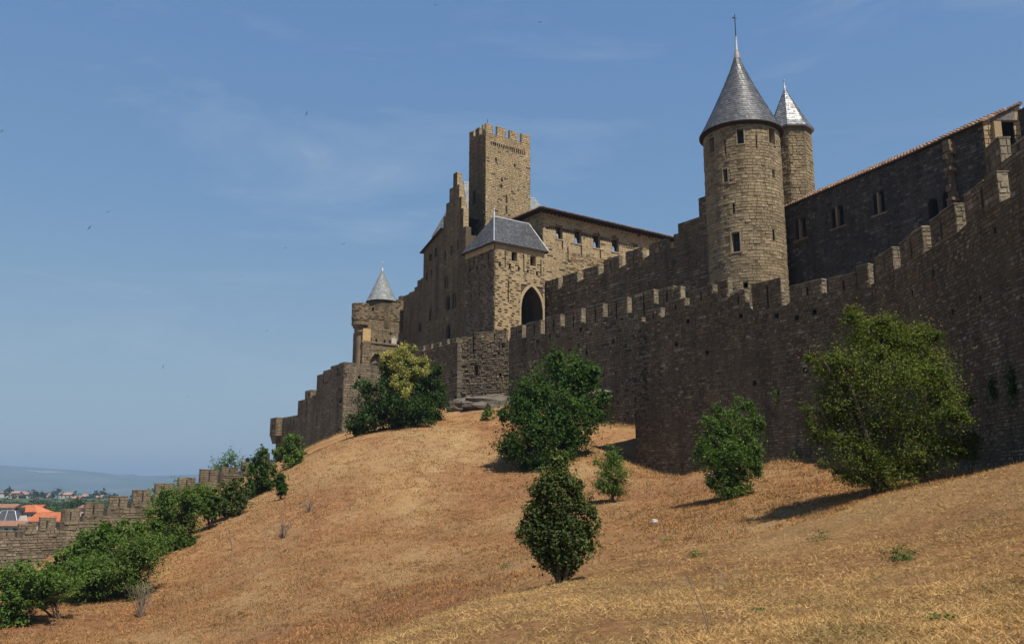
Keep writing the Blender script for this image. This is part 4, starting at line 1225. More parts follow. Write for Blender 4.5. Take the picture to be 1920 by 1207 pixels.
# gable end
EN = Plane(LO.pos(sE, 0), (1, .02), (.02, -1))
wE = EN.px(1915, 240)[0]; zlin = EN.px(1880, 227)[1]; zridge = EN.px(1913, 196)[1]
uo0, uo1 = EN.px(1872.5, 240)[0], EN.px(1900, 240)[0]
op = [(uo0, uo1, 4.5, zlin)]
core(mb, EN, 0, wE, 4, zlin, op, 1)
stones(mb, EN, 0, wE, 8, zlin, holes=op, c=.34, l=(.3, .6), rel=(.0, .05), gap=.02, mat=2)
reveal(mb, EN, op[0], 2.5, 1, 3)
a, b = EN.px(1858, 230)[0], EN.px(1871.5, 230)[0]
fbox(mb, EN, a, b, 6, EN.px(1865, 231)[1], -.1, .35, 2)
zbA = eave(sE)
# right pillar up to the verge
p0 = EN.px(1903, 230)[0]
mb.add([EN.pos(p0, zlin, .01), EN.pos(wE, zlin, .01), EN.pos(wE, zridge-.02, .01), EN.pos(p0, zbA+(zridge-zbA)*p0/wE-.02, .01)], [(0, 1, 2, 3)], 2)
mb.add([EN.pos(0, zlin, .01), EN.pos(EN.px(1857, 225)[0], zlin, .01), EN.pos(EN.px(1857, 225)[0], zbA+.1, .01), EN.pos(0, zbA-.1, .01)], [(0, 1, 2, 3)], 2)
Bk = Plane(EN.pos(wE, 0), -LO.d, (.909, .416)); core(mb, Bk, 0, sE, 4, ze, [], 1)
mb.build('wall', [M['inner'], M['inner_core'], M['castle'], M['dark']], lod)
for h in lw: window(lod, LO, h, .5, 'round', mats=M['inner_core'], name='lancet_window')
for i in range(3):
    q0, q1 = lw[2*i], lw[2*i+1]
    fm = MB(); fbox(fm, LO, q0[1]-.02, q1[0]+.02, q0[2], q0[3], -.2, .05); fbox(fm, LO, q0[0]-.25, q1[1]+.25, min(q0[2], q1[2])-.18, min(q0[2], q1[2])-.03, -.05, .12)
    fm.build('window_column', M['near'], lod)
for h in la: window(lod, LO, h, .5, 'round', mats=M['inner_core'], name='arched_recess')
# boards in the gable
mb = MB(); nb = 14
g0, g1 = EN.px(1858, 226)[0], p0
for i in range(nb):
    a, b = g0+(g1-g0)*i/nb+.006, g0+(g1-g0)*(i+1)/nb-.006
    fa, fb_ = [zbA+(zridge-zbA)*x/wE-.02 for x in (a, b)]
    o = .05+random.random()*.025
    mb.box8([EN.pos(a, zlin, o), EN.pos(b, zlin, o), EN.pos(b, zlin, -.02), EN.pos(a, zlin, -.02), EN.pos(a, max(fa, zlin+.02), o), EN.pos(b, max(fb_, zlin+.03), o), EN.pos(b, max(fb_, zlin+.03), -.02), EN.pos(a, max(fa, zlin+.02), -.02)])
mb.build('gable_boards', M['wood'], lod)
mb = MB(); fbox(mb, EN, g0-.1, g1+.15, zlin-.12, zlin+.02, -.1, .12); mb.build('lintel', M['timber'], lod)
# roof
mb = MB()
up = (zridge-zbA)
for (sa, sb) in ((0, s1a[0]), (s1a[0]+.01, s2a[0]), (s2a[0]+.01, sE+.2)):
    za_, zb_2 = PE(sa)+.05, PE(sb)+.05
    ex = .22
    A = LO.pos(sa, za_-.05, ex); B = LO.pos(sb, zb_2-.05, ex)
    D = A + np.array([*(-LO.n*(wE*.93+ex)), up+.1]); Cc = B + np.array([*(-LO.n*(wE*.93+ex)), up+.1])
    tile_slope(mb, A, B, Cc, D, .30, 0, .42, .085)
# verge tiles along the gable
A = EN.pos(-.1, zbA-.02, .12); B = EN.pos(wE, zridge, .12)
n = 12
for i in range(n):
    a, b = A+(B-A)*i/n, A+(B-A)*(i+1.15)/n
    mb.tube([a+[0, 0, .03], b+[0, 0, .0]], [.12, .10], 7)
    mb.tube([a+[0, .25, .05], b+[0, .25, .02]], [.12, .10], 7)
mb.tube([B+[0, -.1, 0], B+[0, 1.5, 0]], .15, 7)
rf = mb.build('roof', M['terra'], lod)
mb = MB()
for (sa, sb) in ((0, s1a[0]), (s1a[0], s2a[0]), (s2a[0], sE)):
    p, q2 = LO.pos(sa, PE(sa), 0), LO.pos(sb, PE(sb), 0); p2, q3 = LO.pos(sa, PE(sa), .2), LO.pos(sb, PE(sb), .2)
    z = np.array([0, 0, .13])
    mb.box8([p2-z, q3-z, q2-z, p-z, p2-z*.1, q3-z*.1, q2-z*.1, p-z*.1])
mb.build('eave_board', M['timber'], rf)
# broken buttress with sunlit end
sb0, sb1 = LO.px(1784, 300)[0], LO.px(1791, 300)[0]
zbt = LO.px(1787, 264)[1]
mb = MB(); z = zbt; rs = random.Random(5)
while z > 8:
    hh = rs.uniform(.16, .5); o = .55+rs.uniform(-.3, .22); d = rs.uniform(-.2, .15)
    fbox(mb, LO, sb0-.15, sb1+d, z-hh, z-.02, -.1, o); z -= hh
mb.build('buttress', M['mid'], lod)
# downpipe at the corner
mb = MB(); px_ = EN.pos(wE+.02, 0, .15); mb.tube([[px_[0], px_[1], 6], [px_[0], px_[1], zridge-.3]], .07, 8); mb.build('downpipe', M['pipe'], lod)
# dark neighbour at the frame edge
NX = EN.pos(wE+.25, 0, 1.5)
nb_ = thing('castle_building', 'black-shadowed building edge beyond the white downpipe at the far right', 'building', [NX[0], NX[1], 6])
mb = MB(); fx = Plane(NX, (.25, -1.0)); ztx = P(1918, 190, NX[1])[2]
core(mb, fx, -3, 4, 4, ztx, [], 1); stones(mb, fx, -3, 4, 9, ztx, mat=0, **PLAINST)
pa, pb = fx.pos(-3, 0), fx.pos(4, 0)
mb.quad((*pb[:2], 4), (pb[0]+7, pb[1], 4), (pb[0]+7, pb[1], ztx), (*pb[:2], ztx), 1); mb.quad((*pa[:2], ztx), (*pb[:2], ztx), (pb[0]+7, pb[1], ztx), (pa[0]+7, pa[1], ztx), 1)
mb.quad((*pa[:2], 4), (pa[0]+7, pa[1], 4), (pa[0]+7, pa[1], ztx), (*pa[:2], ztx), 1)
mb.build('wall', [M['inner'], M['inner_core']], nb_)

# ------------------------------------------------------------------ outer wall left of the flowering tree
pk = P(645.5, 680, 92)
LAf = Plane(pk, DR, NR)
tmp = Plane(pk, -DL); s0 = tmp.px(519, 800)[0]
LBf = Plane(tmp.pos(s0, 0), -DL, NL); LBl = -s0
low_ = wall_thing('castle_wall', 'lit-cornered outer wall stepping down left behind the flowering tree', [*pk[:2], 3])
prp = []
for u0, v0, u1, v1 in ((519, 783, 538, 783), (538, 785, 558, 774), (558, 757, 585, 740), (585, 742, 593, 740), (593, 705, 606, 699), (606, 697, 620, 690), (620, 688, 636, 681), (636, 680, 645.5, 679)):
    z = .5*(LBf.px(u0, v0)[1]+LBf.px(u1, v1)[1]); prp += [(LBf.px(u0, v0)[0], z), (LBf.px(u1, v1)[0], z)]
prp[0] = (0, prp[0][1]); prp[-1] = (LBl, prp[-1][1])
PL = Prof(prp)
zA = LAf.px(655, 680)[1]
ha = putlogs(LAf, [(646.8, 704), (673.5, 707)], .25, .3)
lslit = [hpx(LBf, u, v0, u+1.2, v1) for u, v0, v1 in ((606, 702, 718), (620, 694, 710), (632, 688, 703), (566, 752, 762), (574, 747, 757), (580, 744, 754), (544, 784, 794), (550, 781, 791))]
mb = MB()
core(mb, LAf, 0, 6.5, lower(LAf), zA, ha, 1, thick=1.2, mat_top=2); stones(mb, LAf, 0, 6.5, lower(LAf), zA, holes=ha, mat=0, **PLAINST)
core(mb, LBf, 0, LBl, lower(LBf), PL, lslit, 1, thick=1.2, mat_top=2); stones(mb, LBf, 0, LBl, lower(LBf), PL, holes=lslit, c=.25, l=(.3, .7), rel=(0, .05), gap=.022, miss=.02, mat=0)
for h in lslit: reveal(mb, LBf, h, .4, 1, 1)
for h in ha: reveal(mb, LAf, h, .4, 1, 1)
mb.build('wall', [M['low'], M['low_core'], M['cap']], low_)
# turret stub and boxed bartizan at the wall's far end
mb = MB(); a, b = LBf.px(570, 735)[0], LBf.px(578, 735)[0]; zt_ = LBf.px(574, 731)[1]
C3 = LBf.pos(b, 0, -.3)
for f, w in ((Plane(C3, DR, NR), 1.5), (Plane(C3[:2]+DL*1.6, -DL, NL), 1.6), (Plane(C3[:2]+DR*1.5+DL*1.6, -DR, -NR), 1.5), (Plane(C3[:2]+DR*1.5, DL, DR), 1.6)):
    hh = [(w*.4, w*.6, zt_-1.2, zt_-.5)] if w == 1.5 else []
    core(mb, f, 0, w, PL(a)-1.5, zt_, hh, 1); stones(mb, f, 0, w, PL(a)-1.5, zt_, holes=hh, mat=0, **PLAINST)
q_ = [C3[:2], C3[:2]+DR*1.5, C3[:2]+DR*1.5+DL*1.6, C3[:2]+DL*1.6]
mb.quad(*[(*x, zt_) for x in q_], 1)
mb.build('watch_turret', [M['old'], M['old_core']], low_)
mb = MB(); zt_ = LBf.px(528, 783)[1]; zb_ = LBf.px(528, 817)[1]
C4 = LBf.pos(1.7, 0, .75)
for f, w, mt_ in ((Plane(C4, DR, NR), 2.2, 0), (Plane(C4[:2]+DL*1.9, -DL, NL), 1.9, 2)):
    hh = [(w*.45, w*.55, zb_+1.0, zb_+1.3)]
    core(mb, f, 0, w, zb_, zt_, hh, 1); stones(mb, f, 0, w, zb_, zt_, holes=hh, mat=mt_, **PLAINST)
    for h in hh: reveal(mb, f, h, .3, 1, 1)
q_ = [C4[:2], C4[:2]+DR*2.2, C4[:2]+DR*2.2+DL*1.9, C4[:2]+DL*1.9]
mb.quad(*[(*x, zt_) for x in q_], 1); mb.quad(*[(*x, zb_) for x in q_[::-1]], 1)
for f, w in ((Plane(C4[:2]+DR*2.2+DL*1.9, -DR, -NR), 2.2), (Plane(C4[:2]+DR*2.2, DL, DR), 1.9)): core(mb, f, 0, w, zb_, zt_, [], 1)
for k in range(3):
    f = Plane(C4, DR, NR).shifted(-.15-.2*k); fbox(mb, f, .1+.1*k, 2.0, zb_-.28*(k+1), zb_-.28*k, -1.7+.2*k, 0, 2)
mb.build('corner_bartizan', [M['old'], M['old_core'], M['low']], low_)

# ------------------------------------------------------------------ low wall running down to the left
p0, p1 = P(0, 994, 88), P(455, 876, 104)
LWd = unit((p1-p0)[:2])
LW = Plane(p0 - np.array([*LWd*14, 0]), LWd)
ln = thing('castle_wall', 'long low wall with widely spaced merlons stepping down to far lower left above the bushes', 'wall', [*p0[:2], -7])
lm = [(-40, 1006, -9, 1006, 1018), (1, 995, 28, 993, 1007), (36, 981, 69, 981, 995), (76, 969, 106, 969, 993), (118, 953, 151, 953, 978), (161, 941, 195, 941, 967), (206, 930, 240, 930, 952), (251, 918, 283, 917, 943), (293, 906, 326, 906, 931), (336, 894, 367, 894, 920), (377, 880, 409, 880, 906), (416, 876, 447, 874, 890), (455, 868, 486, 866, 884), (494, 850, 506, 848, 862)]
pr = []; sp = []
for u0, v0, u1, v1, vb in lm:
    a, za = LW.px(u0, v0); b, zb2 = LW.px(u1, v1); zc = LW.px(u1+3, vb)[1]; sp.append((a, b, zc, .5*(za+zb2)))
aprev = 0
for i, (a, b, zc, zt_) in enumerate(sp):
    e = sp[i+1][0] if i+1 < len(sp) else b+6
    pr += [(aprev, zc), (b + .75*(e-b), zc)]; aprev = b+.75*(e-b)
LL = pr[-1][0]
PLW = Prof(pr)
mb = MB()
core(mb, LW, 0, LL, lower(LW), PLW, [], 1, thick=1.2, mat_top=2)
stones(mb, LW, 0, LL, lower(LW), PLW, c=.27, l=(.3, .9), rel=(.0, .09), gap=.035, miss=.05, mat=0, jit=.02, edge=.02)
mb.build('wall', [M['low'], M['low_core'], M['cap']], ln)
for (a, b, zc, zt_) in sp:
    merlon(ln, LW, a, b, zc-.06, zt_, .7, ('low', 'low_core', 'cap'), slit=True, st=dict(rel=(0, .05), miss=.02))

# ------------------------------------------------------------------ rocks and ledges
def rock(name, label, c, r, seed, mat='rock', cat='rock', kids=1):
    g = np.random.default_rng(seed)
    mb = MB()
    for i in range(kids):
        cc_ = np.array(c) + (g.uniform(-1, 1, 3)*np.array([r[0]*.8, r[1]*.5, r[2]*.3]) if i else 0)
        rr2 = np.array(r)*(g.uniform(.35, .7) if i else 1)
        n, k = 9, 14; vs = []
        ph = g.uniform(0, 6, 6)
        for a in range(n+1):
            t = math.pi*a/n
            for b in range(k):
                f = 2*math.pi*b/k
                d = np.array([math.sin(t)*math.cos(f), math.sin(t)*math.sin(f), math.cos(t)])
                d = np.sign(d)*np.abs(d)**.75
                s = 1+.16*math.sin(3*d[0]+ph[0])+.14*math.sin(4*d[1]+ph[1]+d[2]*3)+.1*math.sin(7*d[2]+ph[2]+2*d[0])+g.uniform(-.05, .05)
                vs.append(cc_+d*s*rr2)
        fs = [(a*k+b, a*k+(b+1) % k, (a+1)*k+(b+1) % k, (a+1)*k+b) for a in range(n) for b in range(k)]
        mb.add(vs, fs)
    o = mb.build(name, M[mat]); tag(o, label, cat); return o
g = M2.pos(L2*.62, 0, .35); rock('rock_outcrop', 'pale bedrock ledge under the sunlit part of the middle outer wall', [g[0], g[1], thz(*g[:2])+.35], (2.3, .8, .75), 3, kids=9)
g = M2.pos(L2*.12, 0, .4); rock('rock_outcrop', 'grey bedrock lump at the foot of the wall corner beside the flowering tree', [g[0], g[1], thz(*g[:2])+.35], (1.2, .7, .8), 4, kids=3)
a, z = M1.px(1136, 740); g = M1.pos(a, z, .3); rock('stone_ledge', 'broken pale stone ledge jutting from the wall right of the big dark tree', [g[0], g[1], z-.1], (1.1, .8, .42), 6, kids=2)
g = ghit(1228, 981); rock('stone', 'small white stone lying on the dry grass slope', [g[0], g[1], g[2]+.05], (.17, .13, .09), 8, mat='plaque')
g = ghit(1337, 891); rock('stone', 'flat pale stone at the near wall foot left of the green bush', [g[0], g[1], g[2]+.05], (.35, .2, .09), 11, mat='plaque')

# ------------------------------------------------------------------ vegetation
LEAF = {
 'deep': leaf_mat('deep_green_leaves', [(0.023, 0.048, 0.011), (0.039, 0.076, 0.017), (0.031, 0.062, 0.014), (0.075, 0.115, 0.032)], .22),
 'dark': leaf_mat('dark_glossy_leaves', [(0.029, 0.059, 0.012), (0.053, 0.101, 0.019), (0.040, 0.082, 0.016), (0.082, 0.133, 0.030)], .35),
 'mid': leaf_mat('mid_green_leaves', [(0.056, 0.101, 0.021), (0.091, 0.148, 0.030), (0.074, 0.127, 0.025), (0.127, 0.183, 0.044)], .3),
 'olive': leaf_mat('olive_green_leaves', [(0.062, 0.081, 0.024), (0.096, 0.121, 0.037), (0.046, 0.065, 0.019), (0.132, 0.155, 0.051)], .25),
 'fresh': leaf_mat('fresh_green_leaves', [(0.077, 0.121, 0.030), (0.116, 0.172, 0.041), (0.093, 0.143, 0.032), (0.147, 0.194, 0.051)], .35),
 'elder': leaf_mat('yellow_green_leaves', [(0.063, 0.089, 0.016), (0.108, 0.133, 0.024), (0.084, 0.112, 0.020), (0.158, 0.166, 0.034)], .3),
 'flower': leaf_mat('yellow_catkin_blossom', [(0.285, 0.258, 0.075), (0.399, 0.350, 0.125), (0.342, 0.304, 0.100), (0.209, 0.212, 0.062)], .3),
 'keys': leaf_mat('reddish_seed_clusters', [(.14, .075, .035), (.19, .10, .045), (.10, .07, .03)], .2),
 'far': leaf_mat('distant_tree_leaves', [(.022, .04, .018), (.035, .058, .022), (.028, .048, .02), (.045, .068, .026)], .1),
 'straw': leaf_mat('dry_straw_blades', [(.36, .215, .095), (.53, .345, .16), (.43, .27, .12), (.24, .135, .06), (.64, .45, .225)], .15, .8, .1),
 'straw_brown': leaf_mat('brown_dry_straw', [(0.275, 0.138, 0.061), (0.399, 0.214, 0.096), (0.323, 0.169, 0.074), (0.199, 0.098, 0.044), (0.475, 0.280, 0.135)], .12, .85, .08),
 'weed': leaf_mat('green_weed_leaves', [(.06, .10, .025), (.09, .13, .035), (.05, .085, .02)], .3),
}

def rand_unit(g, n):
    v = g.normal(size=(n, 3)); return v/np.linalg.norm(v, axis=1, keepdims=True)

def leaf_quads(g, c, nrm, L, W):
    """diamond shaped leaves: centres, normals, lengths, widths"""
    n = len(c)
    t = np.cross(nrm, rand_unit(g, n)); t /= np.linalg.norm(t, axis=1, keepdims=True)+1e-9
    b = np.cross(nrm, t)
    L = L[:, None]; W = W[:, None]
    fold = nrm*(W*.35)
    v = np.stack([c-t*L*.5, c+b*W*.5+fold-t*L*.05, c+t*L*.5, c-b*W*.5+fold-t*L*.05], 1).reshape(-1, 3)
    f = np.arange(4*n).reshape(-1, 4)
    return v, f

def n3(p, f, seed):
    return (vnoise(p[:, 0]*f+p[:, 2]*f*.6, p[:, 1]*f-p[:, 2]*f*.5, seed) + vnoise(p[:, 2]*f*1.1+p[:, 0]*f*.4, p[:, 1]*f*.7+7.3, seed+1))*.5

def crown_points(g, lobes, n, clump=.16, shell=(.45, 1.04), per=26, rise=.35):
    """leaf centres gathered in ragged clumps through a set of ellipsoid lobes [(c, r)]"""
    vol = np.array([np.prod(r)**(.60) for c, r in lobes]); pr = vol/vol.sum()
    nc = max(len(lobes)*6, n//per)
    li = g.choice(len(lobes), nc, p=pr)
    C = np.array([l[0] for l in lobes])[li]; Rr = np.array([l[1] for l in lobes])[li]
    d = rand_unit(g, nc)
    ph = g.uniform(0, 6.28, (len(lobes), 3))[li]
    bump = .84 + .20*np.sin(d[:, 0]*5+ph[:, 0])*np.sin(d[:, 2]*6+ph[:, 1]) + .12*np.sin(d[:, 2]*11+ph[:, 2])
    rad = g.uniform(shell[0], shell[1], nc)*bump*1.08
    spr = g.random(nc) < .22; rad[spr] = bump[spr]*g.uniform(1.0, 1.34, spr.sum())
    cc = C + d*Rr*rad[:, None]
    wts = g.uniform(.2, 1.8, nc); wts[spr] *= .45; wts /= wts.sum()
    k = g.choice(nc, n, p=wts)
    sz = Rr[k].mean(1, keepdims=True)*clump*g.uniform(.5, 1.3, nc)[k][:, None]
    # clumps are drawn out along their twig
    ax = d + np.array([0, 0, rise]) + g.normal(size=d.shape)*.35; ax /= np.linalg.norm(ax, axis=1, keepdims=True)
    p = cc[k] + g.normal(size=(n, 3))*sz*np.array([.8, .8, .62]) + ax[k]*g.normal(size=(n, 1))*sz*1.25
    # openings through the crown
    mr = float(np.mean([l[1].mean() for l in lobes]))
    hole = n3(p, 1.25/mr, int(g.integers(1000)))
    ok = (hole > .425) | (g.random(n) < .14)
    p, k2 = p[ok], k[ok]
    out = (p - C[k2])/Rr[k2]; out /= np.linalg.norm(out, axis=1, keepdims=True)+1e-9
    crown_points.tips = cc[rad > .88*bump]
    return p, out, cc

def make_tree(name, label, cat, foot, lobes_px, n, leaf, mat, seed=1, stems=3, rad=.09, group=None, clump=.16, per=26, extra=None, up=.5, dyn=.35, shell=(.40, 1.0), limbs=10, rise=.35, sats=4):
    g = np.random.default_rng(seed)
    foot = np.array(foot, float); Y = foot[1]
    root = thing(name, label, cat, foot, group)
    lobes = []
    for i, l in enumerate(lobes_px):
        u, v, ru, rv = l[:4]
        rx, rz = ru*Y/F, rv*Y/F
        dy = l[4] if len(l) > 4 else g.uniform(-dyn, dyn)*rx
        c = P(u, v, Y+dy)
        lobes.append((c, np.array([rx, rx*.9, rz])*.9))
    # smaller side growths break up each mass of the crown
    for c, r in list(lobes):
        for q in range(sats):
            d = rand_unit(g, 1)[0]; d[1] *= .7; d[2] = d[2]*.8+.12
            k = g.uniform(.20, .40)
            lobes.append((c + d*r*g.uniform(.92, 1.16), r*k*np.array([1, 1, g.uniform(1.0, 1.5)])))
    p, out, cc = crown_points(g, lobes, int(n*1.4), clump, shell, per, rise); tips = crown_points.tips
    ground = th(p[:, 0], p[:, 1])
    ok = p[:, 2] > ground + .04
    p, out = p[ok], out[ok]
    m = len(p)
    nr = out*.55 + np.array([0, 0, up]) + rand_unit(g, m)*.75
    nr /= np.linalg.norm(nr, axis=1, keepdims=True)
    L = leaf[0]*g.uniform(.65, 1.35, m); W = L*leaf[1]*g.uniform(.8, 1.2, m)
    v, f = leaf_quads(g, p, nr, L, W)
    fast_mesh('crown', v, f, LEAF[mat], root)
    # trunk and limbs
    mb = MB()
    for s in range(stems):
        a = 2*math.pi*s/stems+g.uniform(-.4, .4)
        o = np.array([math.cos(a), math.sin(a), 0])*rad*(1.1 if stems > 1 else 0)
        b = foot + o - np.array([0, 0, .25])
        tgt = lobes[g.integers(len(lobes))][0] if s else np.mean([l[0] for l in lobes], 0)
        pts = []
        for t in np.linspace(0, 1, 6):
            q = b*(1-t)+tgt*t
            q = q + np.array([0, 0, 1])*math.sin(t*math.pi)*.12*np.linalg.norm(tgt-b) + g.normal(size=3)*.03*t
            pts.append(q)
        mb.tube(pts, [rad*(1-.75*t) for t in np.linspace(0, 1, 6)], 7)
        for k in range(limbs):
            i = g.integers(1, 5); e = cc[g.integers(len(cc))]
            if e[2] < pts[i][2]: continue
            r0 = rad*(1-.75*i/5)*.32
            m_ = .5*(pts[i]+e)+g.normal(size=3)*.1
            mb.tube([pts[i], m_, e], [r0, r0*.6, r0*.2], 5)
    mb.build('trunk', M['bark'], root, smooth=True)
    if extra:
        nm, en, es, em, sel, spread = extra
        q = tips
        k = [i for i in range(len(q)) if sel(q[i])]
        if k:
            ci = g.choice(k, en)
            cen = np.mean([l[0] for l in lobes], 0)
            pp = q[ci] + (q[ci]-cen)*.05 + np.array([.06, -.12, .1]) + g.normal(size=(en, 3))*spread
            no = rand_unit(g, en)+np.array([0, -.4, .6]); no /= np.linalg.norm(no, axis=1, keepdims=True)
            L = es*g.uniform(.7, 1.4, en)
            v, f = leaf_quads(g, pp, no, L, L*.45)
            fast_mesh(nm, v, f, LEAF[em], root)
    return root

# flowering tree and its neighbour below the castle wall
ft = ghit(742, 803, 60)
pr_ = lambda p: (p[0]/p[1])
def near_head(q):   # blossom sits in the upper crown and a few lower clumps on the sunny side
    return (q[2] > ft[2]+4.1 and q[0] > ft[0]-1.3) or (q[2] > ft[2]+2.2 and abs(q[0]-ft[0]-.5) < .7 and q[1] < ft[1])
make_tree('flowering_tree', 'bushy tree with yellow blossom on its crown, under the castle wall', 'tree', ft,
          [(748, 682, 30, 34, 0), (765, 705, 30, 40), (728, 705, 30, 34), (705, 750, 45, 42), (750, 755, 55, 45), (690, 785, 42, 34), (740, 790, 55, 30), (668, 800, 26, 24), (785, 775, 35, 35), (672, 825, 18, 12)],
          30000, (.20, .5), 'deep', 11, 4, .14, extra=('blossom', 9000, .17, 'flower', near_head, .16))
make_tree('leafy_tree', 'dense dark tree pressed against the right side of the yellow-blossomed one', 'tree', ghit(808, 792, 60) + np.array([.4, 1.0, 0]),
          [(800, 710, 28, 28), (815, 735, 27, 32), (825, 760, 18, 28), (805, 775, 30, 22), (790, 745, 25, 30)], 15000, (.18, .5), 'deep', 12, 3, .10)
fb = ghit(1040, 868, 45)
make_tree('broadleaf_tree', 'big dense dark green tree in the hollow beside the near wall corner', 'tree', fb,
          [(1060, 700, 58, 40, 1.), (1085, 720, 36, 45, 1.2), (1000, 740, 45, 44, .3), (1045, 770, 85, 60, .5), (968, 775, 32, 38, 0), (1000, 815, 66, 42, -.3), (960, 840, 34, 24, -.6), (1075, 810, 48, 48, .8), (1115, 770, 25, 24, 1.2), (1040, 850, 42, 26, -.2), (1006, 868, 36, 16, -.8), (1128, 748, 16, 18, 1.3)],
          46000, (.20, .5), 'dark', 13, 4, .16, per=14, clump=.19)
fd = ghit(1054, 1094, 14)
make_tree('leafy_tree', 'dark olive tree in front, several stems, its shadow on the grass crest', 'tree', fd,
          [(1046, 872, 22, 30), (1030, 905, 24, 34), (1062, 910, 26, 32), (1008, 925, 20, 34), (1085, 940, 24, 40), (1045, 945, 42, 38), (1062, 980, 46, 40), (1016, 980, 36, 38), (1098, 990, 24, 34), (1050, 1012, 60, 32), (998, 1008, 26, 26), (1100, 1018, 22, 20), (1005, 965, 20, 30), (1040, 1044, 44, 24), (1075, 1046, 28, 20), (1056, 1068, 24, 18), (1108, 965, 12, 20), (990, 985, 14, 20)],
          24000, (.078, .5), 'olive', 14, 5, .07, per=10, clump=.24, rise=1.5, sats=3)
make_tree('young_tree', 'small pale green young tree on a single stem right of the dark olive one', 'tree', ghit(1150, 941, 36),
          [(1150, 858, 17, 24), (1138, 880, 25, 28), (1158, 890, 24, 30), (1130, 908, 20, 18), (1152, 914, 26, 19)], 9500, (.11, .42), 'fresh', 15, 1, .09, per=10, clump=.2, rise=1.2, sats=2)
fbush = ghit(1366, 938, 30)
make_tree('bush', 'rounded green bush with upright sprays against the near dark wall', 'bush', fbush,
          [(1372, 795, 32, 34), (1340, 805, 26, 34), (1408, 795, 20, 34), (1330, 845, 30, 40), (1398, 840, 36, 42), (1364, 850, 46, 40), (1360, 890, 48, 34), (1390, 885, 34, 30), (1362, 918, 34, 20), (1398, 915, 18, 14), (1335, 905, 18, 14), (1352, 770, 9, 18), (1392, 762, 8, 18), (1424, 800, 11, 26), (1322, 795, 10, 24), (1340, 772, 8, 22), (1380, 752, 8, 20), (1408, 765, 8, 20), (1325, 855, 24, 30), (1410, 858, 22, 34)],
          24000, (.13, .32), 'mid', 16, 7, .05, per=11, clump=.2, up=.3, rise=1.8, sats=2)
fe = ghit(1652, 927, 18)
def keys_sel(q): return True
make_tree('broadleaf_tree', 'largest tree, yellow-green with reddish seed clusters, before the near wall', 'tree', fe,
          [(1650, 640, 70, 42), (1612, 620, 38, 34), (1705, 650, 60, 40), (1590, 690, 60, 52), (1670, 710, 110, 66), (1740, 700, 52, 44), (1545, 690, 28, 26), (1565, 760, 52, 44), (1650, 800, 92, 66), (1760, 780, 66, 52), (1790, 830, 42, 34), (1700, 850, 78, 48), (1605, 850, 62, 52), (1560, 800, 42, 36), (1590, 890, 38, 28), (1660, 890, 58, 32), (1600, 590, 16, 22), (1520, 672, 16, 12), (1515, 775, 20, 14), (1745, 850, 50, 34), (1800, 832, 38, 28), (1818, 848, 24, 20), (1775, 735, 34, 30), (1530, 820, 24, 22), (1720, 630, 34, 26), (1660, 610, 34, 24)],
          66000, (.10, .36), 'elder', 17, 4, .12, per=13, clump=.20, extra=('seed_clusters', 2600, .07, 'keys', keys_sel, .10), limbs=7)
# shrub by the outcrop
make_tree('bush', 'little green shrub on the mound top beside the bedrock ledge', 'bush', ghit(915, 788, 50), [(915, 777, 12, 12), (906, 783, 7, 7), (917, 762, 5, 7)], 1500, (.16, .4), 'mid', 18, 2, .03, limbs=3)
# left-hand group along the ridge
lt_grp = 'bushes and small trees along the left flank of the mound'
def rfoot(u, v, Yd): # a spot beyond the ridge line
    p = ghit(u, v, 20); return p
make_tree('small_tree', 'feathery green small tree growing against the left outer wall foot', 'tree', ghit(546, 884, 40) + np.array([-.3, 2.5, 0]),
          [(545, 832, 22, 20), (555, 850, 20, 20), (532, 850, 20, 20), (545, 868, 20, 14), (560, 826, 10, 14)], 4200, (.20, .4), 'mid', 21, 3, .06, lt_grp, per=14)
make_tree('small_tree', 'tall uneven dark tree below the left outer wall end, next to the conical sapling', 'tree', ghit(484, 936, 40) + np.array([-.4, 1.2, 0]),
          [(487, 862, 20, 22), (480, 890, 26, 26), (500, 890, 18, 24), (492, 915, 28, 18), (478, 918, 22, 18), (495, 843, 10, 12), (512, 880, 12, 14)], 6500, (.19, .45), 'dark', 22, 3, .08, lt_grp)
make_tree('small_tree', 'little conical sapling standing alone on the left edge of the grass mound', 'tree', ghit(527, 937, 40),
          [(527, 896, 9, 12), (526, 908, 15, 13), (528, 920, 14, 9)], 3200, (.15, .45), 'dark', 23, 1, .07, lt_grp)
make_tree('bush', 'round dark bush with reddish tinge below the low wall', 'bush', ghit(432, 974, 40) + np.array([0, .8, 0]),
          [(436, 915, 28, 22), (422, 932, 24, 24), (450, 935, 22, 26), (436, 950, 34, 22), (415, 955, 16, 18)], 9000, (.17, .45), 'olive', 24, 4, .06, lt_grp)
make_tree('small_tree', 'pale green small tree with a visible dark trunk, left of the round dark bush', 'tree', ghit(397, 990, 40),
          [(388, 922, 18, 18), (378, 938, 20, 16), (400, 940, 18, 20), (386, 958, 22, 13), (402, 962, 12, 12)], 5200, (.17, .42), 'fresh', 25, 2, .09, lt_grp)
make_tree('bush', 'large feathery bush, topmost of the green thicket at left', 'bush', ghit(345, 1040, 30) + np.array([-.6, 1.5, 0]),
          [(345, 930, 34, 20), (362, 950, 22, 26), (335, 945, 40, 26), (305, 955, 38, 28), (350, 968, 24, 34), (325, 990, 42, 36), (290, 985, 36, 30), (342, 1012, 26, 26), (305, 1025, 42, 28)], 19000, (.15, .4), 'fresh', 26, 5, .06, lt_grp, per=12, clump=.2)
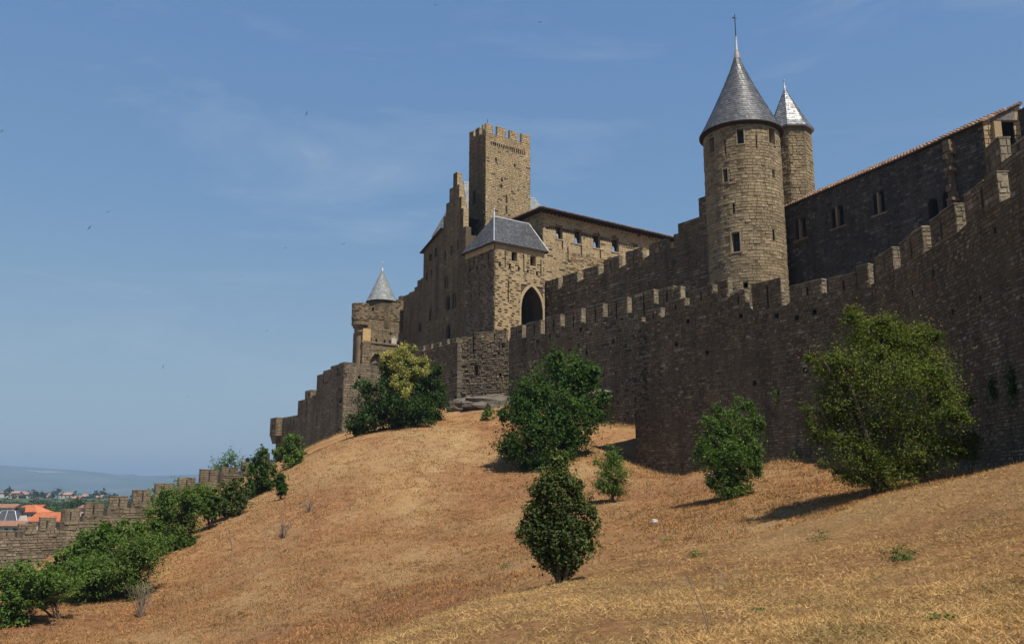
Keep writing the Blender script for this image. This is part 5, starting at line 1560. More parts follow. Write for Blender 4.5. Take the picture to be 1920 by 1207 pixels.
make_tree('bush', 'bright green bush in the middle of the thicket with its skirt on the grass', 'bush', ghit(232, 1128, 28) + np.array([0, .5, 0]),
          [(275, 1022, 50, 34), (250, 1040, 48, 36), (222, 1055, 46, 36), (200, 1085, 40, 36), (262, 1075, 36, 34), (225, 1092, 40, 32), (250, 1105, 28, 22), (280, 1050, 30, 30)], 17000, (.13, .42), 'fresh', 27, 5, .06, lt_grp, per=12, clump=.2)
make_tree('bush', 'broad bush of larger glossy leaves in front of the low wall', 'bush', ghit(170, 1128, 28) + np.array([-1., 5.0, 0]),
          [(215, 1000, 44, 26), (180, 1020, 46, 28), (145, 1045, 44, 30), (190, 1055, 48, 34), (240, 1000, 34, 26), (120, 1070, 34, 26)], 16000, (.20, .5), 'mid', 28, 5, .06, lt_grp)
make_tree('bush', 'mid green bush filling the thicket above the two-stemmed feathery one', 'bush', ghit(180, 1136, 28) + np.array([-.4, 1.0, 0]),
          [(160, 1080, 46, 34), (190, 1100, 36, 32), (125, 1085, 40, 30), (170, 1115, 36, 22), (100, 1085, 36, 24)], 14000, (.14, .42), 'mid', 29, 5, .06, lt_grp)
make_tree('small_tree', 'feathery spreading shrub tree on bare forked stems at lower left', 'tree', ghit(113, 1160, 28),
          [(95, 1104, 40, 16), (60, 1110, 36, 18), (125, 1110, 22, 14), (80, 1125, 36, 16), (45, 1130, 30, 18), (130, 1090, 30, 22), (70, 1095, 36, 22)], 11000, (.10, .35), 'fresh', 30, 3, .05, lt_grp)
make_tree('bush', 'dark bush at the bottom left picture edge', 'bush', ghit(18, 1178, 28) + np.array([-.2, .6, 0]),
          [(45, 1075, 44, 26), (85, 1085, 40, 28), (70, 1110, 40, 28), (30, 1160, 36, 26), (10, 1100, 36, 34), (15, 1140, 38, 32), (45, 1120, 34, 26), (-25, 1110, 30, 40), (-20, 1150, 30, 30)], 12000, (.15, .45), 'mid', 31, 5, .06, lt_grp)
# trees showing above the low wall
def far_tree(name, label, base, h, wd, n, seed, mat='far', group=None, leafsz=.9, parts=True):
    g = np.random.default_rng(seed)
    base = np.array(base, float)
    root = thing(name, label, 'tree', base, group)
    k = g.integers(3, 6)
    lobes = [(base + np.array([g.uniform(-.3, .3)*wd, g.uniform(-.3, .3)*wd, h*g.uniform(.38, .75)]), np.array([wd*.36, wd*.36, h*.27])) for _ in range(k)]
    lobes.append((base+np.array([0, 0, h*.72]), np.array([wd*.25, wd*.25, h*.28])))
    p, out, cc = crown_points(g, lobes, n, .2, (.4, 1.02), 10); n = len(p)
    nr = out*.6+np.array([0, 0, .5])+rand_unit(g, n)*.6; nr /= np.linalg.norm(nr, axis=1, keepdims=True)
    L = leafsz*g.uniform(.7, 1.3, n)
    v, f = leaf_quads(g, p, nr, L, L*.6)
    fast_mesh('crown', v, f, LEAF[mat], root)
    mb = MB(); mb.tube([base-[0, 0, .5], base+[0, 0, h*.6]], [wd*.05+.05, wd*.02+.02], 6); mb.build('trunk', M['bark'], root)
    return root
for i, (u, v, hh, ww, lab) in enumerate(((424, 876, 3.4, 3.2, 'leafy tree top peeping over the low wall by the lamp post'), (440, 872, 3.6, 3.6, 'darker tree top right behind the low wall near the lamp post'),
                                    (401, 884, 3.0, 2.6, 'small green tree top between two merlons of the low wall'), (330, 912, 2.2, 2.6, 'little green tree top in the low wall gap above the thicket'), (288, 920, 2.0, 2.6, 'lowest green tree top in the low wall gap above the thicket'), (466, 873, 2.6, 3.0, 'pale tree top beside the lamp post over the low wall'))):
    b = P(u, v+14, 112); far_tree('background_tree', lab, [b[0], b[1], b[2]-1.4], hh+1.0, ww, 900, 400+i, 'mid', 'trees over the low wall', .22)
# lamp post
b = P(462, 900, 110); tp = P(462, 858, 110)
lp = thing('lamp_post', 'slim lamp post with a small lantern head above the low wall', 'lamp post', [b[0], b[1], b[2]-1])
mb = MB(); mb.lathe(b, [(.08, b[2]-1), (.06, tp[2]-.7), (.05, tp[2]-.6)], 8); mb.build('post', M['iron'], lp)
mb = MB(); mb.lathe(b, [(.04, tp[2]-.65), (.12, tp[2]-.6), (.24, tp[2]-.15), (.26, tp[2]-.1), (.12, tp[2]), (.0, tp[2]+.06)], 8); mb.build('lantern', M['iron'], lp)

# bare dead shrubs
def twigs(name, label, foot, h, spread, n, seed, lean=(0, 0), cat='shrub', mat='twig', r=.012):
    g = np.random.default_rng(seed); mb = MB(); foot = np.array(foot, float)
    for i in range(n):
        d = np.array([lean[0]+g.normal()*spread, lean[1]+g.normal()*spread, 1.0]); d /= np.linalg.norm(d)
        L = h*g.uniform(.55, 1.05)
        p1 = foot+d*L*.4+g.normal(size=3)*.03; p2 = p1+unit(d+g.normal(size=3)*.15)*L*.6
        rr = r*g.uniform(.6, 1.6)
        mb.tube([foot-[0, 0, .05], p1, p2], [rr*1.6, rr, rr*.3], 5)
        for k in range(3):
            t = g.uniform(.2, .9); q = p1*(1-t)+p2*t
            mb.tube([q, q+unit(d+g.normal(size=3)*.45)*L*.35], [rr*.6, rr*.2], 4)
    o = mb.build(name, M[mat]); return tag(o, label, cat)
twigs('dead_shrub', 'bare grey dead shrub beside the thicket at lower left', ghit(262, 1158, 28), 1.45, .22, 26, 1, (.0, 0), r=.016)
twigs('dead_shrub', 'small dry brown shrub in the middle of the mound', ghit(531, 1008, 30), 1.0, .45, 26, 2, r=.014)
twigs('dead_shrub', 'single crooked dry twig left on the mound slope', ghit(436, 1032, 30), 1.1, .12, 3, 3, (-.35, 0), r=.018)
twigs('dead_shrub', 'low dry shrub left of the mound\'s upper middle', ghit(579, 960, 30), .7, .5, 18, 4, r=.016)
twigs('dry_stalk', 'tall bent dry stalk standing in the foreground grass', ghit(1332, 1182, 6), .75, .08, 2, 5, (-.35, 0), 'plant', r=.0035)
twigs('dry_stalk', 'pair of short dry stalks left in the foreground grass', ghit(1353, 1105, 6), .35, .15, 3, 6, (0, 0), 'plant', r=.003)

def weed(label, foot, r, n, seed, name='weed_clump', leaf=.06):  # loose leaves of a low weed, not a woody shrub
    g = np.random.default_rng(seed); foot = np.array(foot, float)
    d = rand_unit(g, n); d[:, 2] = np.abs(d[:, 2])*.6
    p = foot + d*r*g.uniform(.2, 1, (n, 1))
    nr = d*.4+np.array([0, 0, .6])+rand_unit(g, n)*.6; nr /= np.linalg.norm(nr, axis=1, keepdims=True)
    L = leaf*g.uniform(.7, 1.5, n); v, f = leaf_quads(g, p, nr, L, L*.35)
    tag(fast_mesh(name, v, f, LEAF['weed']), label, 'plant')
weed('green weeds at the right foreground in a bare earth hollow', ghit(1690, 1050, 6), .38, 260, 1)
weed('small green weed low in the foreground centre', ghit(1425, 1150, 6), .12, 90, 2)
weed('green weed tuft at the bottom right of the grass', ghit(1770, 1168, 6), .16, 70, 3)
weed('green tuft on the crest right of the tree shadow', ghit(1540, 1012, 10), .4, 120, 4)
weed('green tuft at the left of the crest above bare earth', ghit(1305, 1045, 10), .3, 100, 5)
weed('pair-like green tufts near the small white stone', ghit(1250, 1015, 16), .4, 120, 6)
weed('green tuft at the foot of the rounded bush', ghit(1376, 946, 24), .35, 120, 7)
weed('dark green weeds left of the front tree', ghit(950, 1063, 20), .4, 120, 8)
# wall-growing plants
def wall_plant(label, fr, u, v, r, n, seed, hang=1.0, mat='mid'):
    g = np.random.default_rng(seed); a, z = fr.px(u, v); c = fr.pos(a, z, .12)
    p = c + g.normal(size=(n, 3))*np.array([r*.5, r*.5, r*hang])
    nr = np.array([*fr.n, .4])+rand_unit(g, n)*.7; nr /= np.linalg.norm(nr, axis=1, keepdims=True)
    L = .12*g.uniform(.7, 1.4, n); v_, f = leaf_quads(g, p, nr, L, L*.5)
    tag(fast_mesh('ivy' if 'ivy' in label else 'wall_weed', v_, f, LEAF[mat]), label, 'plant')  # loose leaves of ivy and small wall weeds, not woody shrubs
wall_plant('yellowish plant rooted halfway up the near wall above the bush', NA, 1458, 738, .25, 110, 1, 1.0, 'fresh')
wall_plant('hanging ivy strand at the right edge of the near wall', NB, 1903, 720, .16, 260, 2, 2.2, 'dark')
wall_plant('small ivy patch on the near wall right of the largest tree', NB, 1866, 728, .14, 160, 3, 1.8, 'dark')
wall_plant('moss-green tuft on the inner curtain wall below its last merlon', IC, 1264, 492, .35, 120, 4, .8, 'olive')
wall_plant('weeds at the wall foot left of the largest tree', NA, 1494, 852, .35, 160, 5, .7, 'olive')

# ------------------------------------------------------------------ dry mown grass
def grass(name, n, y0, y1, lmin, lmax, wid, seed, power, k=5, lean=(.35, 1.5), mat='straw', line=None):
    g = np.random.default_rng(seed)
    t = g.random(n); e = 1-power
    y = (y0**e + t*(y1**e-y0**e))**(1/e)
    x = g.uniform(-.68, .68, n)*y + g.uniform(-2, 2, n)
    if line is not None:
        q = [line[i] for i in g.integers(0, len(line), n)]
        x = np.array([a[0] for a in q])+g.normal(size=n)*.22; y = np.array([a[1] for a in q])+g.normal(size=n)*.22
    # only on the open slope in front of the walls
    wallx = np.interp(y, [0, 44.5, 60, 68, 81, 83], [17.6, 18.0, 8.0, 6.8, -1.2, -5.0])
    ok = ((x < wallx-.2) | (line is not None)) & (x > -40)
    x, y = x[ok], y[ok]
    dens = vnoise(x*.45, y*.45, 11)*.6 + vnoise(x*1.7, y*1.7, 12)*.6
    ok = dens > g.uniform(.2, .8, len(x)); x, y = x[ok], y[ok]
    m = len(x)
    cx = np.repeat(x, k) + g.normal(size=m*k)*.07*(1+np.repeat(y, k)*.02); cy = np.repeat(y, k) + g.normal(size=m*k)*.07*(1+np.repeat(y, k)*.02)
    z = th(cx, cy)
    N_ = m*k
    a = g.uniform(0, 2*math.pi, N_); tilt = g.uniform(lean[0], lean[1], N_)
    L = g.uniform(lmin, lmax, N_); W = wid*g.uniform(.6, 1.4, N_)*(.5+np.minimum(cy, 60)*.02)
    d = np.stack([np.cos(a)*np.sin(tilt), np.sin(a)*np.sin(tilt), np.cos(tilt)], 1)
    s = np.stack([-np.sin(a), np.cos(a), 0*a], 1)
    rt2 = g.uniform(0, math.pi, N_)[:, None]
    s = s*np.cos(rt2) + np.cross(d, s)*np.sin(rt2)
    b = np.stack([cx, cy, z+g.uniform(-.01, .03, N_)], 1)
    v = np.stack([b-s*W[:, None]*.5, b+s*W[:, None]*.5, b+d*L[:, None]], 1).reshape(-1, 3)
    f = np.arange(3*N_).reshape(-1, 3)
    o = fast_mesh(name, v, f, LEAF[mat]); tag(o, kind='stuff'); return o
grass('dry_grass', 95000, 5.5, 30, .03, .11, .010, 1, 1.2, 5, (.75, 1.62))
grass('dry_grass', 5000, 5.5, 30, .06, .20, .009, 3, 1.2, 3, (.1, 1.2))
grass('dry_grass', 85000, 26, 80, .05, .17, .022, 2, .6, 6, (.25, 1.5), 'straw_brown')
foot_line = [fr.pos(a, 0, .25) for fr, L in ((NA, LA), (NB, 22), (M1, L1), (M2, L2), (LAf, 6), (LBf, LBl)) for a in np.arange(0, L, .12)]
grass('dry_grass', 2600, 10, 90, .12, .42, .014, 9, .6, 6, (.1, .9), 'straw', foot_line)

# ------------------------------------------------------------------ town and country far below
M['plaster'] = plain('cream_house_plaster', (.46, .40, .32), .9, var=.12)
M['white_wall'] = plain('white_house_walls', (.52, .48, .42), .9, var=.1)
M['pink_wall'] = plain('pink_house_walls', (.52, .34, .28), .9, var=.12)
M['orange'] = slate_mat('new_orange_roof_tiles', [(.40, .125, .055), (.50, .175, .08), (.45, .15, .065)], .8, .2)
M['dull_roof'] = slate_mat('dull_red_roof_tiles', [(.28, .14, .095), (.34, .185, .13), (.31, .16, .11)], .8, .2)
def house(name, label, u0, u1, vbase, veave, vridge, Y, depth, roof='orange', wall='plaster', rot=0., windows=0, hip=False, group=None, cat='house', trim=None):
    c = P(.5*(u0+u1), vbase, Y); w = (u1-u0)*Y/F/(1.02); hE = (vbase-veave)*Y/F; hR = (vbase-vridge)*Y/F
    root = thing(name, label, cat, c, group)
    ca, sa = math.cos(rot), math.sin(rot)
    T = lambda x, y, z: (c[0]+x*ca-y*sa, c[1]+x*sa+y*ca, c[2]+z)
    mb = MB(); d = depth
    mb.box8([T(-w/2, 0, -3), T(w/2, 0, -3), T(w/2, d, -3), T(-w/2, d, -3), T(-w/2, 0, hE), T(w/2, 0, hE), T(w/2, d, hE), T(-w/2, d, hE)])
    i = .35*d if hip else 0.0
    if not hip:
        for s in (-1, 1): mb.add([T(s*w/2, 0, hE), T(s*w/2, d, hE), T(s*w/2, d/2, hR)], [(0, 1, 2)])
    mb.build('wall', M[wall], root)
    o = .5; mb = MB(); k = hE - (hR-hE)*o/(d/2)
    e = [np.array(T(*q)) for q in ((-w/2-o, -o, k), (w/2+o, -o, k), (w/2+o, d+o, k), (-w/2-o, d+o, k))]
    r1, r2 = np.array(T(-w/2-o+i+(o if hip else 0), d/2, hR)), np.array(T(w/2+o-i-(o if hip else 0), d/2, hR))
    th_ = np.array([0, 0, .25])
    def slab(a, b, c2, d2): mb.box8([a, b, c2, d2, a+th_, b+th_, c2+th_, d2+th_])
    if Y < 600:
        tile_slope(mb, e[0]+th_, e[1]+th_, r2+th_, r1+th_, .5, 0, 1.2, .16)
    slab(e[0], e[1], r2, r1); slab(e[2], e[3], r1, r2)
    if hip: slab(e[1], e[2], r2, r2+1e-3); slab(e[3], e[0], r1, r1+1e-3)
    rf = mb.build('roof', M[roof], root)
    for q in range(windows):
        x = -w/2 + (q+.5)*w/windows; hw_, hh = min(.55, w/windows*.25), hE*.22
        m2 = MB()
        m2.box8([T(x-hw_, -.06, hE*.5-hh), T(x+hw_, -.06, hE*.5-hh), T(x+hw_, .2, hE*.5-hh), T(x-hw_, .2, hE*.5-hh), T(x-hw_, -.06, hE*.5+hh), T(x+hw_, -.06, hE*.5+hh), T(x+hw_, .2, hE*.5+hh), T(x-hw_, .2, hE*.5+hh)])
        m2.build('window', M['glass'], root)
    if trim == 'dormer':
        m2 = MB(); x = -w*.08; q = 1.1
        m2.box8([T(x-q, -1.0, hE*.35), T(x+q, -1.0, hE*.35), T(x+q, 2, hE*.35), T(x-q, 2, hE*.35), T(x-q, -1.0, hE+.4), T(x+q, -1.0, hE+.4), T(x+q, 2, hE+.4), T(x-q, 2, hE+.4)])
        m2.add([T(x-q, -1.0, hE+.4), T(x+q, -1.0, hE+.4), T(x, -1.0, hE+1.3)], [(0, 1, 2)])
        dm = m2.build('dormer', M['plaster'], root)
        m3 = MB(); s_ = .9
        for s in (-1, 1): m3.box8([T(x, -1.6, hE+1.35), T(x+s*1.7, -1.6, hE+.2), T(x+s*1.7, 2.5, hE+.2), T(x, 2.5, hE+1.35), T(x, -1.6, hE+1.6), T(x+s*1.7, -1.6, hE+.45), T(x+s*1.7, 2.5, hE+.45), T(x, 2.5, hE+1.6)])
        m3.build('dormer_roof', M['timber'], dm)
        m4 = MB(); m4.box8([T(x-.5, -1.07, hE*.5), T(x+.5, -1.07, hE*.5), T(x+.5, -.9, hE*.5), T(x-.5, -.9, hE*.5), T(x-.5, -1.07, hE*.95), T(x+.5, -1.07, hE*.95), T(x+.5, -.9, hE*.95), T(x-.5, -.9, hE*.95)]); m4.build('dormer_window', M['glass'], dm)
    return root
tg = 'orange-roofed town houses below the low wall'
house('house', 'house with bright orange hipped roof and arched dormer, behind the low wall', 13, 66, 976, 960.5, 949.5, 300, 9, 'orange', 'plaster', -.08, 5, True, tg, trim='dormer')
house('house', 'orange-roofed house half hidden just behind the dormered one', 56, 73, 972, 955, 948.5, 318, 8, 'orange', 'plaster', .25, 2, False, tg)
house('long_house', 'long low building with bright orange roof left of the pale pink one', 60, 117, 985, 971, 963, 290, 7, 'orange', 'plaster', 0, 5, False, tg)
house('lean_to_shed', 'lower orange lean-to roof strip in front of the long orange roof', 31, 116, 992, 978.5, 973, 283, 5, 'orange', 'plaster', 0, 4, False, tg)
house('house', 'nearest house, pale orange roof cropped by the left picture edge', -30, 35, 1000, 987, 979.5, 270, 9, 'dull_roof', 'plaster', 0, 4, False, tg)
house('house', 'dull red roofed house behind at the left picture edge', -14, 22, 968, 953, 947, 330, 8, 'dull_roof', 'white_wall', .05, 3, False, tg)
house('house', 'pale pink house wall showing through a merlon gap', 146, 162, 985, 954, 950, 290, 8, 'dull_roof', 'pink_wall', .1, 1, False, tg)
# slate mansard with white ribs at the left edge
c = P(8, 985, 280); ms = thing('house', 'steep blue slate roof with white ribs at the left picture edge', 'house', c, tg)
mb = MB(); mb.box((c[0], c[1]+3, c[2]-1.5), (4.2, 3, 1.6)); mb.build('wall', M['white_wall'], ms)
q = [(-4.3, -.1, .9), (4.3, -.1, .9), (4.3, 6.1, .9), (-4.3, 6.1, .9), (-2.4, 2.2, 5.6), (1.6, 2.2, 5.6), (1.6, 3.8, 5.6), (-2.4, 3.8, 5.6)]
mb = MB(); mb.box8([tuple(c+np.array(x)-[0, 0, 1.2]) for x in q]); rf = mb.build('roof', M['slate'], ms)
mb = MB()
for a, b in ((0, 4), (1, 5), (4, 5)): mb.tube([c+np.array(q[a])-[0, 0, 1.15], c+np.array(q[b])-[0, 0, 1.15]], .09, 6)
mb.tube([c+np.array((-.4, -.1, -.2)), c+np.array((-.6, 2.1, 4.4))], .08, 6); mb.build('rib', M['lead'], rf)
mb = MB(); mb.box8([tuple(c+np.array(x)) for x in ((3.2, -.6, -1), (6.2, -.6, -1), (6.2, 3, -1), (3.2, 3, -1), (4.9, -.6, 3.0), (5.0, -.6, 3.0), (5.0, 3, 3.0), (4.9, 3, 3.0))]); mb.build('gable_wall', M['plaster'], ms)
fg = 'villas on the wooded rise beyond the town'
vills = [(-1, 6, 927, 923, 920.5, 'white_wall', 'white villa at the far left end of the wooded rise'), (8, 19, 934, 927, 924.5, 'plaster', 'cream villa low among trees near the left edge of the rise'),
         (22, 35, 929, 924, 921, 'pink_wall', 'pinkish villa on the rise above the orange dormered house'), (36, 45, 928, 924, 921.5, 'plaster', 'small cream villa right of the pinkish one on the rise'),
         (45, 58, 931, 926.5, 923.5, 'white_wall', 'pale villa left of the big round trees on the rise'), (64, 70, 932, 927, 924.5, 'pink_wall', 'narrow pink villa between the dark trees of the rise'),
         (80, 93, 936, 931, 926.5, 'white_wall', 'white gabled villa in the middle of the rise'), (112, 133, 934, 927, 923.5, 'plaster', 'largest cream villa with long red roof on the rise'),
         (136, 149, 938, 933.5, 930.5, 'pink_wall', 'low long-roofed villa right of the largest one'), (148, 162, 934, 930, 926.5, 'white_wall', 'villa with pink roof towards the right of the rise'),
         (176, 194, 934, 931.5, 928, 'plaster', 'flat grey-roofed villa farthest right on the rise'), (121, 131, 943, 939, 937, 'white_wall', 'small white house below the largest villa'), (135, 145, 945, 941.5, 939.5, 'plaster', 'low pale house below the low long-roofed villa'), (28, 34, 936.5, 935, 933.8, 'white_wall', 'tiny white shed in the woods of the rise')]
for i, (u0, u1, vb, ve, vr, wl_, lab) in enumerate(vills):
    house('villa', lab, u0, u1, vb, ve, vr, 880+(i % 4)*15 if vb < 937 else 780, 7, 'dull_roof', wl_, (i % 3-1)*.15, 3, i % 3 == 0, fg)
# single trees of the rise
tl = [(9, 930, 9, 6, 1), (17, 929, 11, 6, 1), (63, 935, 12, 11, 2), (64, 938, 10, 13, 2), (77, 933, 8, 8, 2), (107, 935, 14, 13, 2), (99, 935, 9, 9, 2), (143, 934, 10, 11, 3), (139, 938, 6, 9, 3), (170, 936, 8, 9, 3), (178, 933, 9, 9, 3), (194, 934, 12, 8, 3), (205, 936, 7, 10, 3), (215, 935, 8, 10, 3), (250, 934, 7, 9, 3), (40, 938, 7, 10, 1), (27, 934, 6, 8, 1), (52, 938, 6, 9, 2), (127, 940, 6, 9, 3), (154, 942, 6, 9, 3), (2, 938, 7, 10, 1), (90, 941, 6, 10, 2), (160, 934, 5, 5, 3), (185, 938, 6, 9, 3)]
tl_lab = {1: 'tall tree among the villas at the left end of the rise', 2: 'tree in the dark clump between villas mid rise', 3: 'tree among villas on the right of the rise'}
for i, (u, v, h, w_, z) in enumerate(tl):
    Yv = 860 + (i*37) % 50; b = P(u, v+4, Yv)
    far_tree('background_tree', tl_lab[z], b, h, w_, 340, 500+i, 'far', tl_lab[z].replace('tree', 'trees', 1), 1.5)
for i, (u, v, Yv, h, w_, lab) in enumerate(((150, 962, 330, 7, 9, 'dark round tree left of the pink house in the merlon gap'), (136, 962, 340, 5, 6, 'dark tree by the low wall above the pink house'), (82, 966, 360, 6, 7, 'dark tree right of the dormered house'), (95, 964, 350, 4, 7, 'bright green tree above the long orange roof'), (110, 964, 345, 4, 8, 'yellowish green tree at the right end of the long orange roof'),
                                        (200, 958, 350, 4, 7, 'green tree in the merlon gap right of the pink house'), (76, 958, 380, 5, 8, 'dark tree behind the half-hidden orange house'))):
    b = P(u, v, Yv); far_tree('background_tree', lab, b - np.array([0, 0, 1]), h, w_, 700, 600+i, 'far' if i in (0, 1, 2, 6) else 'mid', 'trees behind the town roofs', .55)
# wood that covers the rise
g = np.random.default_rng(77)
n = 2600
yy = g.uniform(400, 660, n); xx = g.uniform(-1.0, .1, n)*yy
keep_ = np.ones(n, bool)
zz0 = th(xx, yy, False)
hh = g.uniform(2.5, 5.0, n)
k = 34
pc_ = np.repeat(np.stack([xx, yy, zz0+hh*.5], 1), k, 0); rr3 = np.repeat(np.stack([hh*.75, hh*.75, hh*.55], 1), k, 0)
d = rand_unit(g, n*k); p = pc_+d*rr3*g.uniform(.6, 1.05, (n*k, 1))
nr = d+np.array([0, 0, .5])+rand_unit(g, n*k)*.4; nr /= np.linalg.norm(nr, axis=1, keepdims=True)
L = g.uniform(1.0, 2.2, n*k); v, f = leaf_quads(g, p, nr, L, L*.7)
tag(fast_mesh('woodland', v, f, LEAF['far']), kind='stuff')

# ------------------------------------------------------------------ far mountains
us = np.linspace(-900, 2600, 260)
prof = np.interp(us, [-900, -300, 0, 65, 141, 196, 222, 245, 264, 373, 600, 1200, 2600], [868, 866, 872, 876, 881, 886, 890, 887.5, 892, 889, 885, 880, 870])
rows = [(4300, 0), (5000, .12), (5600, .3), (6300, .55), (7000, .8), (7600, 1.0), (8600, .9), (9500, .6)]
vv = []
for j, (Yd, fz) in enumerate(rows):
    for i, u in enumerate(us):
        top = P(u, prof[i], 7600)
        x = top[0]*Yd/7600; zt_ = top[2]
        zb_ = -45
        nz = (vnoise(np.array([u*.012]), np.array([j*.9]), 31)[0]-.5)*.35*(1 if 0 < j < 5 else 0) + (vnoise(np.array([u*.04]), np.array([j*1.7]), 32)[0]-.5)*.10*(1 if 0 < j < 6 else .3)
        vv.append((x, Yd, zb_+(zt_-zb_)*max(0, min(1.0 if j == 5 else fz+nz*.6, 1.0)) + (nz*14 if j == 5 else 0)))
nu = len(us)
ff = [(j*nu+i, j*nu+i+1, (j+1)*nu+i+1, (j+1)*nu+i) for j in range(len(rows)-1) for i in range(nu-1)]
def hill_mat():
    m, nt, b = newmat('wooded_mountain')
    pos = geo_pos(nt)
    c = ramp(nt, noise(nt, pos, .0022, 8, .7), [(.38, (.035, .055, .028)), (.56, (.075, .09, .045)), (.66, (.13, .12, .075)), (.72, (.05, .07, .035))])
    mp = N(nt, 'ShaderNodeMapping'); mp.inputs['Scale'].default_value = (.0012, .0012, .02); nt.links.new(pos, mp.inputs['Vector'])
    s = ramp(nt, noise(nt, mp.outputs[0], 1.0, 4, .6), [(.66, (0, 0, 0)), (.70, (1, 1, 1))])
    c = mixc(nt, s, c, (.36, .30, .24))
    nt.links.new(c, b.inputs['Base Color']); b.inputs['Roughness'].default_value = 1; b.inputs['Specular IOR Level'].default_value = 0
    return m
tag(fast_mesh('mountains', vv, ff, hill_mat(), smooth=True), kind='structure')

# ------------------------------------------------------------------ birds
def bird(u, v, Y, s, bank, label):
    c = P(u, v, Y); mb = MB()
    ca, sa = math.cos(bank), math.sin(bank)
    T = lambda x, y, z: c + np.array([(x*ca-z*sa)*s, y*s, (x*sa+z*ca)*s])
    mb.tube([T(0, -.5, 0), T(0, -.3, .02), T(0, .1, 0), T(0, .55, .0)], [.03*s, .10*s, .09*s, .02*s], 7)
    for k in (-1, 1):
        mb.add([T(0, -.25, .03), T(k*.55, -.18, .16), T(k*1.15, .22, .05), T(k*.5, .1, .12), T(0, .12, .03)], [(0, 1, 2, 3, 4), (4, 3, 2, 1, 0)])
        mb.add([T(0, .45, 0), T(k*.12, .85, 0), T(0, .6, 0)], [(0, 1, 2), (2, 1, 0)])
    o = mb.build('bird', M['iron']); tag(o, label, 'bird', 'swifts in the sky')
for a in ((575, 213, 60, .20, 1.2, 'swift high in the sky left of the watchtower, highest of the left half'), (168, 427, 60, .2, .9, 'swift far left in the sky, larger of the two there'), (203, 397, 85, .18, .4, 'tiny swift just above right of the far-left one'),
          (306, 687, 60, .16, 1.3, 'lowest swift, over the far hills'), (500, 620, 80, .18, .2, 'swift left of the conical-roofed corner tower'), (645, 457, 75, .17, .5, 'swift in the sky above the corner tower roof'), (535, 465, 85, .18, .3, 'swift upper left of the corner tower roof'),
          (499, 496, 85, .18, -.4, 'swift midway up the sky, left of the corner tower finial'), (1012, 42, 85, .2, .2, 'swift near the top middle of the sky'), (4, 246, 80, .2, .7, 'swift at the left picture edge'), (1112, 338, 90, .18, 1.1, 'swift above the hall roof'), (817, 10, 90, .18, .1, 'swift at the very top of the sky'), (354, 744, 90, .18, .3, 'faint swift above the far hills, right of the lowest'), (1174, 421, 90, .12, .6, 'swift just over the hall eaves'), (455, 517, 95, .16, .2, 'faintest swift beside the thin cloud streak'), (620, 416, 95, .14, .2, 'tiny swift left of the stepped gable')):
    bird(*a)

# ------------------------------------------------------------------ haze
def haze():
    x0, x1, y0, y1, z0, z1 = -9300, 9300, -300, 12300, -75, 330
    mb = MB(); mb.box(((x0+x1)/2, (y0+y1)/2, (z0+z1)/2), ((x1-x0)/2, (y1-y0)/2, (z1-z0)/2))
    m = bpy.data.materials.new('haze_air'); m.use_nodes = True; nt = m.node_tree
    nt.nodes.remove(nt.nodes['Principled BSDF'])
    pv = nt.nodes.new('ShaderNodeVolumePrincipled'); pv.inputs['Color'].default_value = (.36, .52, .74, 1); pv.inputs['Density'].default_value = HAZE; pv.inputs['Anisotropy'].default_value = 0.0
    nt.links.new(pv.outputs[0], nt.nodes['Material Output'].inputs['Volume'])
    o = mb.build('haze', m); tag(o, kind='stuff')

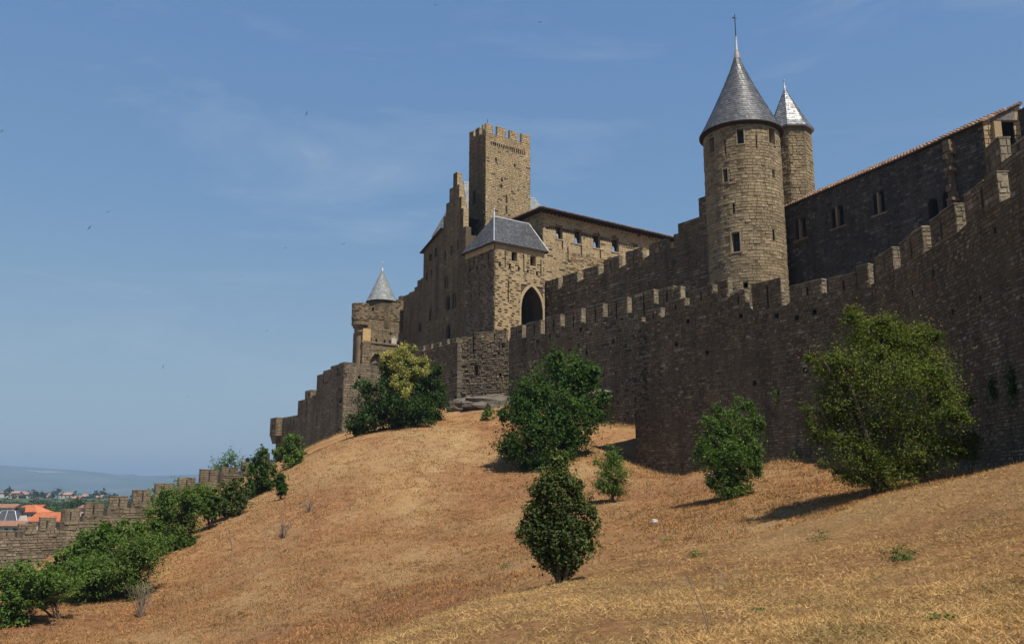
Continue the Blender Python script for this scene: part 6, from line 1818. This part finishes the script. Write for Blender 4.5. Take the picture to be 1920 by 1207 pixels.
# ------------------------------------------------------------------ sky, sun, camera
SUN_EL = 61.0
HAZE = 1.8e-4
haze()
sh = unit((.57, -.82))                      # horizontal direction towards the sun
w = bpy.data.worlds.new('World'); scene.world = w; w.use_nodes = True
nt = w.node_tree; bg = nt.nodes['Background']
sky = N(nt, 'ShaderNodeTexSky', sky_type='NISHITA', sun_disc=False)
sky.sun_elevation = R(SUN_EL); sky.sun_rotation = math.atan2(sh[0], sh[1])
sky.air_density = 1.0; sky.dust_density = .6; sky.ozone_density = 1.6; sky.altitude = 150
tc = N(nt, 'ShaderNodeTexCoord')
mp = N(nt, 'ShaderNodeMapping'); mp.inputs['Scale'].default_value = (1.3, 1.3, 6.0); mp.inputs['Rotation'].default_value = (.22, .12, .5)
nt.links.new(tc.outputs['Generated'], mp.inputs['Vector'])
cl = ramp(nt, noise(nt, mp.outputs[0], 2.2, 8, .62, .5), [(.53, (0, 0, 0)), (.68, (.15, .15, .15)), (.80, (.40, .40, .40))])
sz = N(nt, 'ShaderNodeSeparateXYZ'); nt.links.new(tc.outputs['Generated'], sz.inputs[0])
grad = ramp(nt, sz.outputs[2], [(0.0, (2.3, 2.85, 3.1)), (.12, (1.95, 2.8, 3.4)), (.30, (1.15, 2.2, 3.7)), (.55, (.80, 1.72, 3.65)), (1.0, (.5, 1.25, 3.0))])
skb = mixc(nt, .78, sky.outputs[0], grad)
skc = mixc(nt, cl, skb, (4.0, 4.6, 5.3))
nt.links.new(skc, bg.inputs['Color']); bg.inputs['Strength'].default_value = .10
sl_ = bpy.data.lights.new('sun', 'SUN'); sl_.energy = 5.0; sl_.angle = R(.5); sl_.color = (1, .94, .84)
so = bpy.data.objects.new('sun', sl_); link(so)
from mathutils import Vector
d = Vector((sh[0]*math.cos(R(SUN_EL)), sh[1]*math.cos(R(SUN_EL)), math.sin(R(SUN_EL))))
so.rotation_euler = d.to_track_quat('Z', 'Y').to_euler(); so.location = d*300
cam = bpy.data.cameras.new('camera'); co = bpy.data.objects.new('camera', cam); link(co)
cam.sensor_width = 36; cam.lens = 36*F/1920; cam.clip_end = 30000; cam.clip_start = .1
co.rotation_euler = (math.pi/2 + TH, 0, 0)
scene.camera = co
vs_ = scene.view_settings
vs_.view_transform = 'Standard'; vs_.look = 'None'; vs_.exposure = .46; vs_.gamma = 1; vs_.use_curve_mapping = False
scene.cycles.volume_bounces = 0
